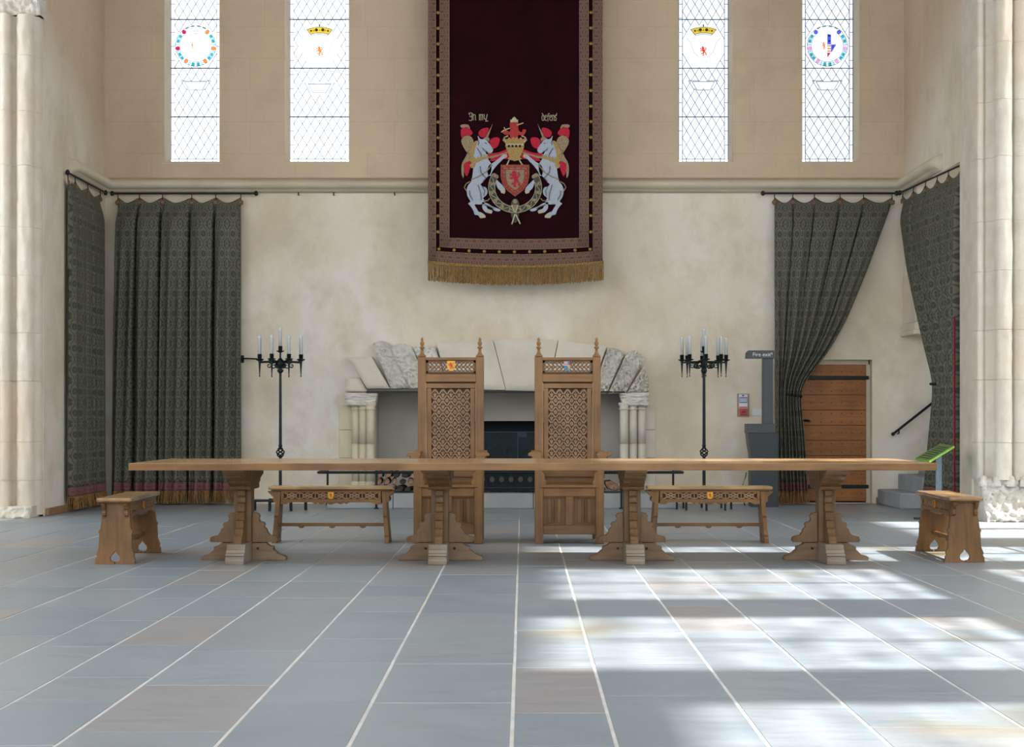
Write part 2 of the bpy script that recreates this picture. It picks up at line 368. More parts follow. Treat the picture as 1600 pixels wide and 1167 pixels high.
for c in cands:
    a, b, y0, y1 = c; gx = 0.008; gy = rs.choice([0.003, 0.004, 0.007])
    cx, cy, w, l = (a+b)/2, (y0+y1)/2, b-a-gx, y1-y0-gy
    if c in near:
        o = bpy.data.objects.new('paving_slab', unit); COL.objects.link(o); o.parent = fl
        o.location = (cx, cy, rs.uniform(-0.0012, 0.0012)); o.scale = (w, l, 1)
    else:
        z = rs.uniform(-0.001, 0.001)
        far.add([(cx+i*w/2, cy+j*l/2, k) for k in (-0.012, z) for i, j in ((-1, -1), (1, -1), (1, 1), (-1, 1))],
                [(0, 3, 2, 1), (4, 5, 6, 7), (0, 1, 5, 4), (1, 2, 6, 5), (2, 3, 7, 6), (3, 0, 4, 7)])
for sx in (-1, 1):
    for i in range(7):
        for j in range(5):
            x0 = sx*(5.82 if sx > 0 else 5.72)+sx*j*0.68; y0 = 12.5+i*0.8
            a, b = sorted((x0, x0+sx*0.67))
            if y0+.79 < 18.0: far.box(a, b, y0, y0+.79, -0.012, 0)
far.build('distant_paving', M['slab'], fl, kind='stuff')

# ------------------------------------------------------------ walls
WIN = [(px(267, 20.95), px(345, 20.95)), (px(453, 20.95), px(546, 20.95)), (px(1060, 20.95), px(1138, 20.95)), (px(1252, 20.95), px(1333, 20.95))]
WZ0 = 4.545; WZ1 = 7.9
FX0, FX1, FZ = px(585, YB), px(974, YB), 1.49
DX0, DX1, DZ = 3.60, 4.61, 1.90
wb = MB()
walled(wb, 'y', YB, YB+0.3, -9.2, 9.2, 0, TOP, [(FX0, FX1, 0, FZ), (DX0, DX1, 0, DZ)]+[(a-0.03, b+0.03, WZ0-0.03, WZ1) for a, b in WIN])
wall_back = struct(wb.build('wall_back', M['wall']))
wl = MB(); BAYL = (12.6, 18.06); BAYR = (14.6, 17.55)
LH = [(7.0, 8.9, 3.3, 7.2), (9.7, 11.7, 3.3, 7.2), (2, 4, 3.3, 7.2), (4.6, 6.5, 3.3, 7.2), (BAYL[0], BAYL[1], 0, 8.2)]
walled(wl, 'x', XL-0.5, XL, -4, YB, 0, TOP, LH)
struct(wl.build('wall_left', M['side']))
RH = [(7.06, 8.87, 1.6, 3.2), (7.06, 8.87, 3.5, 7.9), (9.8, 11.7, 1.7, 3.1), (9.8, 11.7, 3.4, 7.7), (12.4, 13.75, 0.9, 7.9), (4.4, 6.2, 3.5, 7.1), (1.8, 3.6, 3.5, 7.1),
      (BAYR[0], BAYR[1], 0, 8.2), (18.05, 20.02, 0, 4.085), (20.02, YB, 0, 2.22)]
wr = MB(); walled(wr, 'x', XR, XR+0.6, -4, YB, 0, TOP, RH)
struct(wr.build('wall_right', M['side']))
# bay recesses and their big windows
bay = MB()
walled(bay, 'x', -9.2, -8.9, BAYL[0]-0.4, BAYL[1]+0.6, 0, TOP, [(BAYL[0]+0.2+i*1.25, BAYL[0]+1.3+i*1.25, 1.2, 7.6) for i in range(4)])
bay.box(-9.2, XL-0.5, BAYL[1], BAYL[1]+0.4, 0, TOP)
walled(bay, 'y', BAYL[0]-0.4, BAYL[0], -8.9, XL-0.5, 0, TOP, [(-8.5, -7.5, 1.2, 7.6), (-7.3, -6.3, 1.2, 7.6)])
struct(bay.build('wall_bay_left', M['side']))
bay = MB()
walled(bay, 'x', 8.9, 9.2, BAYR[0]-0.4, BAYR[1]+0.6, 0, TOP, [(BAYR[0]+0.2+i*1.3, BAYR[0]+1.3+i*1.3, 1.2, 7.6) for i in range(2)])
bay.box(XR+0.6, 9.2, BAYR[1], BAYR[1]+0.4, 0, TOP)
walled(bay, 'y', BAYR[0]-0.4, BAYR[0], XR+0.6, 8.9, 0, TOP, [(6.0, 7.2, 1.2, 7.6), (7.5, 8.6, 1.2, 7.6)])
struct(bay.build('wall_bay_right', M['side']))
# stair recess in the right corner
sr = MB(); sr.box(XR+0.6, 9.2, 17.95, 18.3, 0, 4.3); sr.box(XR+0.55, 9.2, 18.3, YB, 4.10, 4.3)
struct(sr.build('wall_stair_recess', M['side']))
ce = MB().box(XL-0.5, XR+0.6, -4, YB+0.4, TOP, TOP+0.2)
ce.box(-9.2, XL-0.5, BAYL[0]-0.4, BAYL[1]+0.4, 8.2, 8.4); ce.box(XR+0.6, 9.2, BAYR[0]-0.4, BAYR[1]+0.4, 8.2, 8.4)
for i in range(8): ce.box(XL, XR, 0.6+i*2.7, 0.9+i*2.7, TOP-0.45, TOP)
struct(ce.build('ceiling', M['roofw']))

# cornice (string course) with torus profile
def cornice(pts, name, cap0=False, cap1=False):
    prof = [(0, 4.10), (0.045, 4.10), (0.05, 4.125), (0.065, 4.13)]+[(0.065+0.075*sin(a), 4.205-0.072*cos(a)) for a in [PI*k/8 for k in range(0, 9)]]+[(0.0, 4.30)]
    mb = MB(); vs = []; n = len(prof)
    for x, y, dx, dy in pts:
        for d, z in prof: vs.append((x+dx*d, y+dy*d, z))
    fs = [(i*n+k, i*n+k+1, (i+1)*n+k+1, (i+1)*n+k) for i in range(len(pts)-1) for k in range(n-1)]
    fs += [list(range(n)), [(len(pts)-1)*n+k for k in range(n)]]
    mb.add(vs, fs, True)
    return struct(mb.build(name, M['cornice']))
e = 0.02
cornice([(XL, 19.05, 0.55, 0), (XL, 19.11, 0.9, 0), (XL, 19.2, 1, 0), (XL, YB, 1, -1), (XR, YB, -1, -1), (XR, 18.95, -1, 0), (XR, 18.85, -0.9, 0), (XR, 18.79, -0.55, 0)], 'trim_1')
# hood stone end of the right wall above the stair
hs = MB()
hs.box(XR-0.05, XR+0.1, 20.0, YB, 2.20, 2.26); hs.box(XR-0.03, XR+0.1, 20.01, YB, 2.26, 2.36); hs.box(XR-0.015, XR+0.1, 20.02, YB, 2.36, 3.0)
struct(hs.build('trim_2', M['pier'], bev=0.012))
# wooden skirting blocks
struct(MB().box(XL, XL+0.045, 18.12, 19.25, 0, 0.085).build('baseboard_left', M['bboard'], bev=0.008))
struct(MB().box(4.66, 4.98, YB-0.05, YB, 0, 0.085).build('baseboard_back', M['bboard'], bev=0.008))

# moulded piers
def pier(name, xs, heights, wallx, sgn, courses, topz):
    root = struct(MB().box(min(xs[0][0], xs[-1][0]), max(xs[0][0], xs[-1][0]), heights-0.0+0.12, heights+0.5, 0, TOP).build(name, M['pier']))
    for ci in range(len(courses)-1):
        z0, z1 = courses[ci]+0.0012, courses[ci+1]-0.0012
        mb = MB(); nz = 6; rr = random.Random(ci); off = rr.uniform(-0.003, 0.003)
        pts = [(x, y+off) for x, y, r in xs]
        n = len(pts); vs = []
        for k in range(nz+1):
            z = z0+(z1-z0)*k/nz
            for (x, y), (_, _, r) in zip(pts, xs):
                d = r*mnoise.noise(Vector((x*18, z*9, 3.1)))*0.03
                vs.append((x, y+d, z))
        fs = [(k*n+i, k*n+i+1, (k+1)*n+i+1, (k+1)*n+i) for k in range(nz) for i in range(n-1)]
        yb = heights+0.13
        o = len(vs)
        vs += [(pts[0][0], yb, z0), (pts[-1][0], yb, z0), (pts[0][0], yb, z1), (pts[-1][0], yb, z1)]
        fs += [[o]+list(range(n))+[o+1], [o+2]+[nz*n+i for i in range(n)]+[o+3], [o, o+2]+[k*n for k in range(nz, -1, -1)], [o+1, o+3]+[k*n+n-1 for k in range(nz, -1, -1)], (o, o+1, o+3, o+2)]
        nf = nz*(n-1); mb.add(vs, fs[:nf], True)
        for f in fs[nf:]: mb.add([vs[i] for i in f], [list(range(len(f)))], False)
        mb.build('stone', M['pier'], root)
    return root
def prof_pts(segs):   # segs: ('l',x,y,r) or ('a',cx,cy,rad,a0,a1,rough)
    out = []
    for s in segs:
        if s[0] == 'l': out.append(s[1:])
        else:
            _, cx, cy, rad, a0, a1, r = s
            for k in range(11):
                a = R(a0+(a1-a0)*k/10); out.append((cx+rad*cos(a), cy-rad*sin(a), r))
    return out
crs = [0.02, 0.42, 0.86, 1.55, 2.1, 2.75, 3.3, 4.0, 4.62, 5.25, 5.72]
pl = prof_pts([('l', -5.525, 18.05, 0), ('l', -5.535, 17.95, 0), ('l', -5.56, 17.93, 0.2), ('a', -5.67, 17.88, 0.095, 10, 175, 1.0), ('l', -5.80, 17.93, 0), ('l', -5.83, 17.88, 0),
               ('a', -5.885, 17.80, 0.052, 0, 180, 0.4), ('l', -5.96, 17.84, 0), ('l', -6.0, 17.74, 0.3), ('l', -6.25, 17.70, 0.3), ('l', -6.6, 17.68, 0.3)])
pL = pier('trim_3', pl, 17.94, XL, -1, crs, 5.72)
pr = prof_pts([('l', 5.025, 17.58, 0.1), ('l', 5.03, 17.42, 0.1), ('a', 5.075, 17.40, 0.04, 180, 20, 0.2), ('l', 5.12, 17.40, 0), ('l', 5.135, 17.34, 0.1), ('l', 5.175, 17.32, 0),
               ('a', 5.275, 17.22, 0.095, 170, 5, 0.9), ('l', 5.39, 17.27, 0), ('l', 5.40, 17.18, 0), ('l', 5.50, 17.15, 0.2), ('a', 5.60, 17.16, 0.06, 180, 0, 0.3), ('l', 5.72, 17.14, 0), ('l', 6.2, 17.1, 0)])
pR = pier('trim_4', pr, 17.45, XR, 1, [0.45]+crs[2:]+[6.4, 7.0], 7.0)
# eroded bases and capital bands, as rough geometry
def rough_strip(mb, x0, x1, y0, z0, z1, bulge, amp, nx=48, nz=14, seed=0, back=0.3, toe=0.0):
    def fn(u, v):
        x = x0+(x1-x0)*u; z = z0+(z1-z0)*v
        nz_ = mnoise.fractal(Vector((x*16+seed, z*20, seed)), 0.8, 2.0, 3)
        y = y0-bulge*(1-v)**1.5-toe*u+amp*nz_
        if v == 0 or v == 1 or u in (0, 1): y += 0.03
        return (x, y, z)
    mb.grid(fn, nx, nz, True)
    for (a, b) in (((0, 0), (0, 1)), ((1, 0), (1, 1))):
        pass
    n = nx
    mb.grid(lambda u, v: (x0+(x1-x0)*u, (fn(u, 1)[1]*(1-v)+(y0+back)*v), z1), nx, 1, False)
    mb.grid(lambda u, v: (fn(0, u)[0], fn(0, u)[1]*(1-v)+(y0+back)*v, fn(0, u)[2]), nz, 1, False)
    mb.grid(lambda u, v: (fn(1, u)[0], fn(1, u)[1]*(1-v)+(y0+back)*v, fn(1, u)[2]), nz, 1, False)
b = MB(); rough_strip(b, -6.5, -5.56, 17.72, 0.0, 0.13, 0.10, 0.04, 60, 8, 2); b.build('plinth', M['pier_rough'], pL)
b = MB(); rough_strip(b, -6.5, -5.50, 17.80, 5.72, 6.0, -0.04, 0.05, 60, 10, 9); b.build('impost', M['pier_rough'], pL)
b = MB(); rough_strip(b, -6.5, -5.6, 17.80, 6.0, 9.4, 0, 0.02, 30, 30, 9); b.build('arch_stone', M['pier'], pL)
b = MB(); rough_strip(b, 5.045, 6.2, 17.22, 0.0, 0.47, 0.22, 0.05, 80, 30, 5, 0.4, 0.1); b.build('plinth', M['pier_rough'], pR)
b = MB()
for x in (5.06, 5.20, 5.34, 5.48, 5.62): b.lathe([(0.05, 0.38), (0.048, 0.44), (0.04, 0.455), (0.044, 0.47), (0.03, 0.49), (0.02, 0.50)], x, 17.24-(x-5.05)*0.25, 12)
b.build('shaft_base', M['pier_rough'], pR)

# ------------------------------------------------------------ small emblem shapes
LION = [(0.42, 0.0), (0.60, 0.0), (0.56, 0.10), (0.50, 0.14), (0.60, 0.26), (0.62, 0.36), (0.82, 0.22), (0.74, 0.12), (0.92, 0.06), (0.98, 0.14), (0.90, 0.28), (0.76, 0.42), (0.72, 0.52),
        (0.86, 0.62), (0.94, 0.78), (0.84, 0.92), (0.74, 0.86), (0.82, 0.78), (0.76, 0.68), (0.64, 0.62), (0.62, 0.76), (0.56, 0.92), (0.42, 1.0), (0.30, 0.94), (0.20, 0.88), (0.30, 0.80), (0.34, 0.72),
        (0.12, 0.82), (0.0, 0.78), (0.06, 0.68), (0.18, 0.70), (0.32, 0.60), (0.04, 0.58), (0.02, 0.48), (0.14, 0.48), (0.36, 0.50), (0.44, 0.40), (0.36, 0.26), (0.24, 0.28), (0.16, 0.18), (0.28, 0.16), (0.44, 0.20), (0.36, 0.08)]
SHIELD = [(-0.5, 1.0), (0.5, 1.0), (0.5, 0.45), (0.42, 0.22), (0.25, 0.08), (0, 0), (-0.25, 0.08), (-0.42, 0.22), (-0.5, 0.45)]
def lion(mb, cx, cz, w, h, y0, y1, flip=False):
    mb.prism([(cx+((0.5-p) if flip else (p-0.5))*w, cz+(q-0.5)*h) for p, q in LION], y0, y1)
def shield(mb, cx, z0, w, h, y0, y1): mb.prism([(cx+p*w, z0+q*h) for p, q in SHIELD], y0, y1)

# ------------------------------------------------------------ stained windows
def window(idx, x0, x1, nx, kind, lead):
    yg = 20.95; w = x1-x0; z0 = WZ0; CL = G['flare_bright' if idx < 3 else 'clear']  # left windows get brighter panes, painting in the sky flare
    root = bpy.data.objects.new('window_%d' % idx, None); COL.objects.link(root); root['kind'] = 'structure'; root.location = ((x0+x1)/2, yg, z0)
    cxm = 0.0; H = WZ1-z0; b = 0.052; inner = w-2*b; dw = inner/nx; dh = 0.188; zb = 0.045; xl = -w/2
    # splayed stone frame
    fr = MB()
    for s in (-1, 1):
        xa = s*(w/2); xb = s*(w/2+0.03)
        fr.prism([(xa, 0.02), (xa, -0.04), (s*(w/2+0.065), -0.252), (s*(w/2+0.065), 0.02)], 0-0.02, H, 'xy')
    fr.prism([(-0.04, 0.0), (0.02, 0.0), (0.02, -0.06), (-0.252, -0.06), (-0.252, -0.045)], -w/2-0.065, w/2+0.065, 'yz')
    fr.build('window_frame', M['reveal'], root)
    # zones without lattice
    medz = pz(72, yg)-z0; mr = 0.28 if kind == 'ring' else 0.27; trz = pz(134 if idx != 2 else 138, yg)-z0
    def inzone(x, z):
        if (x-cxm)**2+(z-medz)**2 < (mr+0.01)**2: return True
        if abs(z-trz) < 0.075 and abs(x) < 0.17+(z-trz)*0.9: return True
        return False
    pane = MB().prism([(-dw/2, 0), (0, -dh/2), (dw/2, 0), (0, dh/2)], -0.002, 0.002).mesh('pane', CL)
    half = MB().prism([(0, -dh/2), (dw/2, 0), (0, dh/2)], -0.002, 0.002).mesh('pane', CL)
    halfr = MB().prism([(0, -dh/2), (0, dh/2), (-dw/2, 0)], -0.002, 0.002).mesh('pane', CL)
    low = MB().prism([(-dw/2, 0), (dw/2, 0), (0, dh/2)], -0.002, 0.002).mesh('pane', CL)
    def put(me, x, z):
        o = bpy.data.objects.new('pane', me); COL.objects.link(o); o.parent = root; o.location = (x, 0, z)
    ld = MB(); xi = xl+b; rows = int((H-zb)/dh)
    for j in range(rows):
        for i in range(nx+1):
            x = xi+i*dw; z = zb+(j+0.5)*dh       # node centred diamonds on column edges
            if i == 0: m_ = half
            elif i == nx: m_ = halfr
            else: m_ = pane
            put(m_, x, z)
            if i < nx:
                zz = zb+j*dh
                put(pane if j > 0 else low, x+dw/2, zz)
                for (p, q) in (((x, z), (x+dw/2, z-dh/2)), ((x, z), (x+dw/2, z+dh/2)), ((x+dw, z), (x+dw/2, z-dh/2)), ((x+dw, z), (x+dw/2, z+dh/2))):
                    if not inzone((p[0]+q[0])/2, (p[1]+q[1])/2): ld.bar((p[0], -0.004, p[1]), (q[0], -0.004, q[1]), lead, 0.006)
    bp = MB().box(-b/2+0.002, b/2-0.002, -0.002, 0.002, 0.002, dh-0.002).mesh('pane', CL)
    for s in (-1, 1):
        ld.bar((s*(w/2-b), -0.004, 0), (s*(w/2-b), -0.004, H), lead, 0.006)
        ld.bar((s*(w/2-0.004), -0.004, 0), (s*(w/2-0.004), -0.004, H), lead, 0.006)
        for j in range(rows):
            put(bp, s*(w/2-b/2), zb+j*dh); ld.bar((s*(w/2-b), -0.004, zb+j*dh), (s*w/2, -0.004, zb+j*dh), lead, 0.006)
    ld.bar((-w/2, -0.004, zb), (w/2, -0.004, zb), lead, 0.006)
    for i in range(nx): ld.bar((xi+(i+.5)*dw, -0.004, 0), (xi+(i+.5)*dw, -0.004, zb), lead, 0.006)
    bs_ = MB().box(-dw/2+0.002, dw/2-0.002, -0.002, 0.002, 0.002, zb-0.002).mesh('pane', CL)
    for i in range(nx): put(bs_, xi+(i+.5)*dw, 0)
    # scroll outline
    t0, t1 = trz+0.055, trz-0.06
    for (p, q) in (((-0.15, t0), (0.15, t0)), ((-0.15, t0), (-0.085, t1)), ((0.15, t0), (0.085, t1)), ((-0.085, t1), (0.085, t1)), ((-0.2, t0+0.012), (-0.12, t1)), ((0.2, t0+0.012), (0.12, t1)), ((-0.2, t0+.012), (-.06, t0+.012)), ((0.2, t0+.012), (.06, t0+.012))):
        ld.bar((p[0], -0.006, p[1]), (q[0], -0.006, q[1]), lead*1.3, 0.006)
    ld.build('lead_came', M['lead'], root)
    for y in (183, 107, 31):
        z = pz(y, yg)-z0; MB().bar((-w/2, -0.015, z), (w/2, -0.015, z), 0.010 if idx > 2 else 0.012).build('saddle_bar', M['lead'], root)
    for z in (pz(-45, yg)-z0, pz(-121, yg)-z0): MB().bar((-w/2, -0.015, z), (w/2, -0.015, z), 0.009).build('saddle_bar', M['lead'], root)
    def gp(col, polys, name='coloured_glass', y=-0.008):
        mb = MB()
        for p in polys: mb.prism(p, y-0.002, y+0.002)
        return mb.build(name, G[col], root)
    def disc(x, z, r, n=10): return [(x+r*cos(2*PI*k/n), z+r*sin(2*PI*k/n)) for k in range(n)]
    def seg(r0, r1, a0, a1, n=4):
        A = [R(a0+(a1-a0)*k/n) for k in range(n+1)]
        return [(r0*cos(a), medz+r0*sin(a)) for a in A]+[(r1*cos(a), medz+r1*sin(a)) for a in A[::-1]]
    if kind == 'ring':
        ol = MB()
        for rr_ in (0.215, 0.27):
            for k in range(40):
                a = R(9*k); c = R(9*k+9)
                if rr_ < 0.25 and 45 < 9*k < 135: continue
                ol.bar((rr_*cos(a), -0.011, medz+rr_*sin(a)), (rr_*cos(c), -0.011, medz+rr_*sin(c)), 0.005)
        ol.build('lead_ring', M['lead'], root)
        spots = [(130, 0), (50, 1), (188, 2), (-8, 3), (238, 4), (-58, 5)]
        fl_c = (['red', 'orange', 'red', 'orange', 'orange', 'orange'] if idx == 1 else ['blue', 'blue', 'pink', 'pink', 'pink', 'pink'])
        for (a, k) in spots: gp(fl_c[k], [disc(0.24*cos(R(a)), medz+0.24*sin(R(a)), 0.030)], 'flower_glass', -0.012)
        for a in (148, 165, 208, 222, -28, -42, 15, 32): gp('teal', [seg(0.222, 0.262, a-5, a+5)], 'leaf_glass')
        for a in (157, 176, 198, 215, -18, -35, 4, 23, 250, 290): gp('pale', [seg(0.222, 0.266, a-3.5, a+3.5)], 'leaf_glass')
        for a in (262, 278): gp('teal', [seg(0.222, 0.275, a-5, a+5)], 'leaf_glass', -0.012)
        for a in (64, 81, 99, 116): gp('grey', [seg(0.255, 0.275, a-5, a+5)], 'leaf_glass')
        if idx == 4:
            gp('blue', [[(0.0, medz+0.16), (0.05, medz+0.15), (0.05, medz+0.02), (0.0, medz+0.02)]], 'heraldic_glass')
            gp('teal', [disc(0.025, medz+0.135, 0.018), disc(0.025, medz+0.065, 0.016)], 'heraldic_glass', -0.013)
            for k in range(3): gp('orange', [[(0.0, medz+0.01-k*0.035), (0.05, medz+0.01-k*0.035), (0.05, medz-0.008-k*0.035), (0.0, medz-0.008-k*0.035)]], 'heraldic_glass')
            gp('red', [[(0.0, medz-0.09), (0.045, medz-0.09), (0.0, medz-0.16)]], 'heraldic_glass')
            gp('blue', [[(0.05, medz+0.02), (0.12, medz+0.02), (0.06, medz-0.08), (0.05, medz-0.08)]], 'heraldic_glass')
            gp('clear', [[(0.062, medz+0.008), (0.1, medz+0.008), (0.064, medz-0.05)]], 'heraldic_glass', -0.013)
            mb = MB(); lion(mb, -0.045, medz-0.0, 0.05, 0.11, -0.012, -0.008); mb.build('lion_glass', G['orange'], root)
        else:
            mb = MB(); lion(mb, -0.045, medz-0.0, 0.03, 0.10, -0.012, -0.008); mb.build('lion_glass', G['orange'], root)
            mb = MB()
            for rr_ in (0.20, 0.165):
                for k in range(8):
                    a = R(58+8*k); c = R(66+8*k); mb.bar((rr_*cos(a), -0.011, medz+rr_*sin(a)), (rr_*cos(c), -0.011, medz+rr_*sin(c)), 0.004)
            mb.build('scroll_lead', M['lead'], root)
    else:
        cz = pz(52, yg)-z0
        arc = lambda r, a: (r*sin(R(a)), cz-0.36+r*cos(R(a)))
        gp('yellow', [[arc(0.36, a) for a in (-19, -10, 0, 10, 19)]+[arc(0.44, a) for a in (23, 12, 0, -12, -23)]], 'crown_glass')
        gp('olive', [disc(*arc(0.405, a), 0.013) for a in (-16, 16)]+[disc(*arc(0.405, a), 0.022) for a in (-6, 6)], 'crown_jewel_glass', -0.013)
        gp('clear', [disc(*arc(0.40, a), 0.010) for a in (-11, 0, 11)], 'crown_jewel_glass', -0.013)
        mb = MB()
        for r_, lim in ((0.44, 23), (0.36, 19), (0.343, 18)):
            for k in range(8):
                a0, a1 = -lim+2*lim*k/8, -lim+2*lim*(k+1)/8
                p, q = arc(r_, a0), arc(r_, a1); mb.bar((p[0], -0.014, p[1]), (q[0], -0.014, q[1]), 0.005)
        for s in (-1, 1):
            p, q = arc(0.44, 23*s), arc(0.343, 18*s); mb.bar((p[0], -0.014, p[1]), (q[0], -0.014, q[1]), 0.006)
            mb.bar((s*0.17, -0.014, cz-0.13), (s*0.13, -0.014, cz-0.25), 0.004); mb.bar((s*0.13, -0.014, cz-0.25), (s*0.05, -0.014, cz-0.33), 0.004)
            mb.bar((s*0.17, -0.014, cz-0.13), (s*0.23, -0.014, cz-0.06), 0.004)
        mb.box(-0.008, 0.008, -0.016, -0.012, cz+0.085, cz+0.115)
        mb.build('crown_lead', M['lead'], root)
        mb = MB(); lion(mb, 0.0, pz(80, yg)-z0, 0.095, 0.13, -0.012, -0.008); mb.build('lion_glass', G['scarlet' if idx == 3 else 'orange'], root)
    return root
window(1, *WIN[0], 5, 'ring', 0.005)  # left pair has thinner leads, shaped as if washed out by flare
window(2, *WIN[1], 6, 'crown', 0.005)
window(3, *WIN[2], 5, 'crown', 0.0075)
window(4, *WIN[3], 5, 'ring', 0.0085)
# glazing of the right hand hall windows (they stain and dapple the sunlight)
def hall_glass():
    t = NT('old_hall_glass'); tr = t.n('ShaderNodeBsdfTransparent')
    v = t.wpos((1, 1.2, 3)); f = t.noise(v, 1.5, 4, 0.6, 0.5); g = t.noise(t.wpos(), 0.8, 2)
    c = t.ramp(f, [(0.36, (0.50, 0.51, 0.53)), (0.52, (0.95, 0.95, 0.95))])
    c = t.mix(t.ramp(g, [(0.60, 0.0), (0.68, 0.6)]), c, (0.75, 0.55, 0.20))
    t.l(c, tr.inputs[0]); t.l(tr.outputs[0], t.out.inputs[0]); return t.m
hg = hall_glass()
for k, (a, b_, c, d) in enumerate(RH[:7]):
    o = struct(MB().box(XR+0.3, XR+0.31, a, b_, c, d).build('window_%d' % (k+5), hg))
    mu = MB()
    mu.box(XR+0.27, XR+0.35, (a+b_)/2-0.03, (a+b_)/2+0.03, c, d)
    z = c+0.7
    while z < d: mu.box(XR+0.28, XR+0.32, a, b_, z-0.008, z+0.008); z += 0.7
    mu.build('mullion', M['pier'], o)

# ------------------------------------------------------------ fireplace
fp = thing('fireplace', 'great pale stone fireplace with chiselled joggled lintel and clustered columns behind the thrones', 'fireplace', (px(780, YB), YB, 0))
FO = Vector(fp.location)
def fpart(mb, name, m, bev=0, **k):
    mb.v = [(x-FO.x, y-FO.y, z-FO.z) for x, y, z in mb.v]; return mb.build(name, m, fp, bev, **k)
r = MB(); yi = 21.35
aX0, aX1 = px(690, yi), px(880, yi); aZ = pz(652, yi)
walled(r, 'y', yi, yi+0.08, FX0-0.1, FX1+0.1, 0.0, 2.0, [(aX0, aX1, 0.0, aZ-0.05)])
r.box(FX0-0.14, FX0-0.0, YB+0.28, yi, 0, 2.0); r.box(FX1, FX1+0.14, YB+0.28, yi, 0, 2.0); r.box(FX0-0.1, FX1+0.1, YB+0.28, yi, 1.9, 2.0)
n = 12; am = (aX0+aX1)/2; arch = [(aX0+(aX1-aX0)*k/n, aZ-0.16*abs(2*k/n-1)**2.2) for k in range(n+1)]
r.prism([(aX0, aZ+0.02)]+arch+[(aX1, aZ+0.02)], yi-0.002, yi+0.08)
fpart(r, 'recess_wall', M['recess'])
r = MB(); r.box(aX0-0.02, aX1+0.02, yi+0.35, yi+0.4, 0, 1.3); r.box(aX0-0.06, aX0, yi+0.08, yi+0.4, 0, 1.3); r.box(aX1, aX1+0.06, yi+0.08, yi+0.4, 0, 1.3); r.box(aX0-.06, aX1+.06, yi+0.08, yi+0.4, 1.25, 1.3)
fpart(r, 'flue_lining', M['black'])
r = MB(); r.box(aX0+0.1, aX1-0.1, yi+0.12, yi+0.14, 0.2, pz(675, yi)); fpart(r, 'fire_back', M['stove'])
r = MB()
z = pz(675, yi); r.bar((aX0+0.1, yi+0.11, z), (aX1-0.1, yi+0.11, z), 0.014); xx = px(809, yi); r.bar((xx, yi+0.11, z), (xx, yi+0.11, 0.3), 0.016)
r.box(px(810, yi), px(823, yi), yi+0.10, yi+0.115, pz(683, yi), pz(676, yi)); fpart(r, 'fire_back_frame', M['bluei'])
hz = 0.186
for i, (a, b_) in enumerate(((-2.45, -1.62), (-1.62, -0.78), (-0.78, 0.13), (0.13, 1.0), (1.0, 1.93))):
    fpart(MB().box(a+0.003, b_-0.003, 19.56, 20.18, 0, hz), 'hearth_stone', M['step'], 0.01)
    fpart(MB().box(max(a, -2.45)+0.003, b_-0.003, 20.186, YB-0.001 if (b_ < FX0 or a > FX1) else 21.3, 0, hz), 'hearth_stone', M['step'], 0.01)
# iron support bar
fpart(MB().box(px(573, 20.5), px(976, 20.5), 20.42, 20.66, 1.462, 1.478), 'lintel_bar', M['iron'])
def rough_block(q, y0, amp, smooth, name='voussoir', N=14, seed=0, depth=0.24, toplump=0.0):
    TL, TR_, BR, BL = [(px(a, y0), pz(b, y0)) for a, b in q]
    def xy(u, v): # v=0 top
        x = (TL[0]*(1-u)+TR_[0]*u)*(1-v)+(BL[0]*(1-u)+BR[0]*u)*v; z = (TL[1]*(1-u)+TR_[1]*u)*(1-v)+(BL[1]*(1-u)+BR[1]*u)*v
        z += toplump*sin(PI*u)*(1-v)
        return x, z
    def fn(u, v):
        x, z = xy(u, v); d = mnoise.fractal(Vector((x*34+z*22, z*22-x*18, seed)), 0.6, 2.2, 4)*amp
        edge = min(u, 1-u, v, 1-v); r_ = 0.035*max(0, 1-edge*9)**2
        return (x, y0+d+r_, z)
    mb = MB(); mb.grid(fn, N, N*2)
    yb = y0+depth
    bd = [(i/N, 0) for i in range(N)]+[(1, j/(2*N)) for j in range(2*N)]+[(1-i/N, 1) for i in range(N)]+[(0, 1-j/(2*N)) for j in range(2*N)]
    f = [fn(*p) for p in bd]; k = [(p[0], yb, p[2]) for p in f]; n = len(f)
    mb.add(f+k, [(i, (i+1) % n, (i+1) % n+n, i+n) for i in range(n)]+[[i+n for i in range(n)]])
    return fpart(mb, name, M['voussoir_smooth'] if smooth else M['voussoir'])
y0 = 20.46
V = [([(543, 558), (580, 557), (609, 607), (573, 607)], 0.004, True, 0), ([(582, 537), (606, 535), (639, 606), (610, 607)], 0.035, False, 0.03), ([(609, 545), (643, 541), (672, 607), (640, 607)], 0.035, False, 0.06),
     ([(645, 543), (680, 543), (700, 608), (673, 608)], 0.03, False, 0.03), ([(682, 536), (770, 531), (790, 609), (701, 609)], 0.008, True, 0), ([(771, 531), (872, 531), (855, 611), (791, 610)], 0.008, True, 0.02),
     ([(873, 532), (948, 541), (923, 613), (856, 612)], 0.01, True, 0.0), ([(950, 544), (976, 552), (948, 615), (925, 614)], 0.05, False, 0.03), ([(978, 554), (1007, 560), (978, 614), (950, 615)], 0.05, False, 0.08), ([(1006, 572), (1014, 590), (1014, 612), (980, 613)], 0.05, False, 0)]
for i, (q, amp, smo, tl) in enumerate(V): rough_block(q, y0, amp*(1.25 if not smo else 1), smo, N=26 if not smo else 8, seed=i*3.3, toplump=tl)
rough_block([(540, 590), (562, 590), (574, 612), (540, 612)], 20.52, 0.008, True, 'jamb_stone', 6, 4)
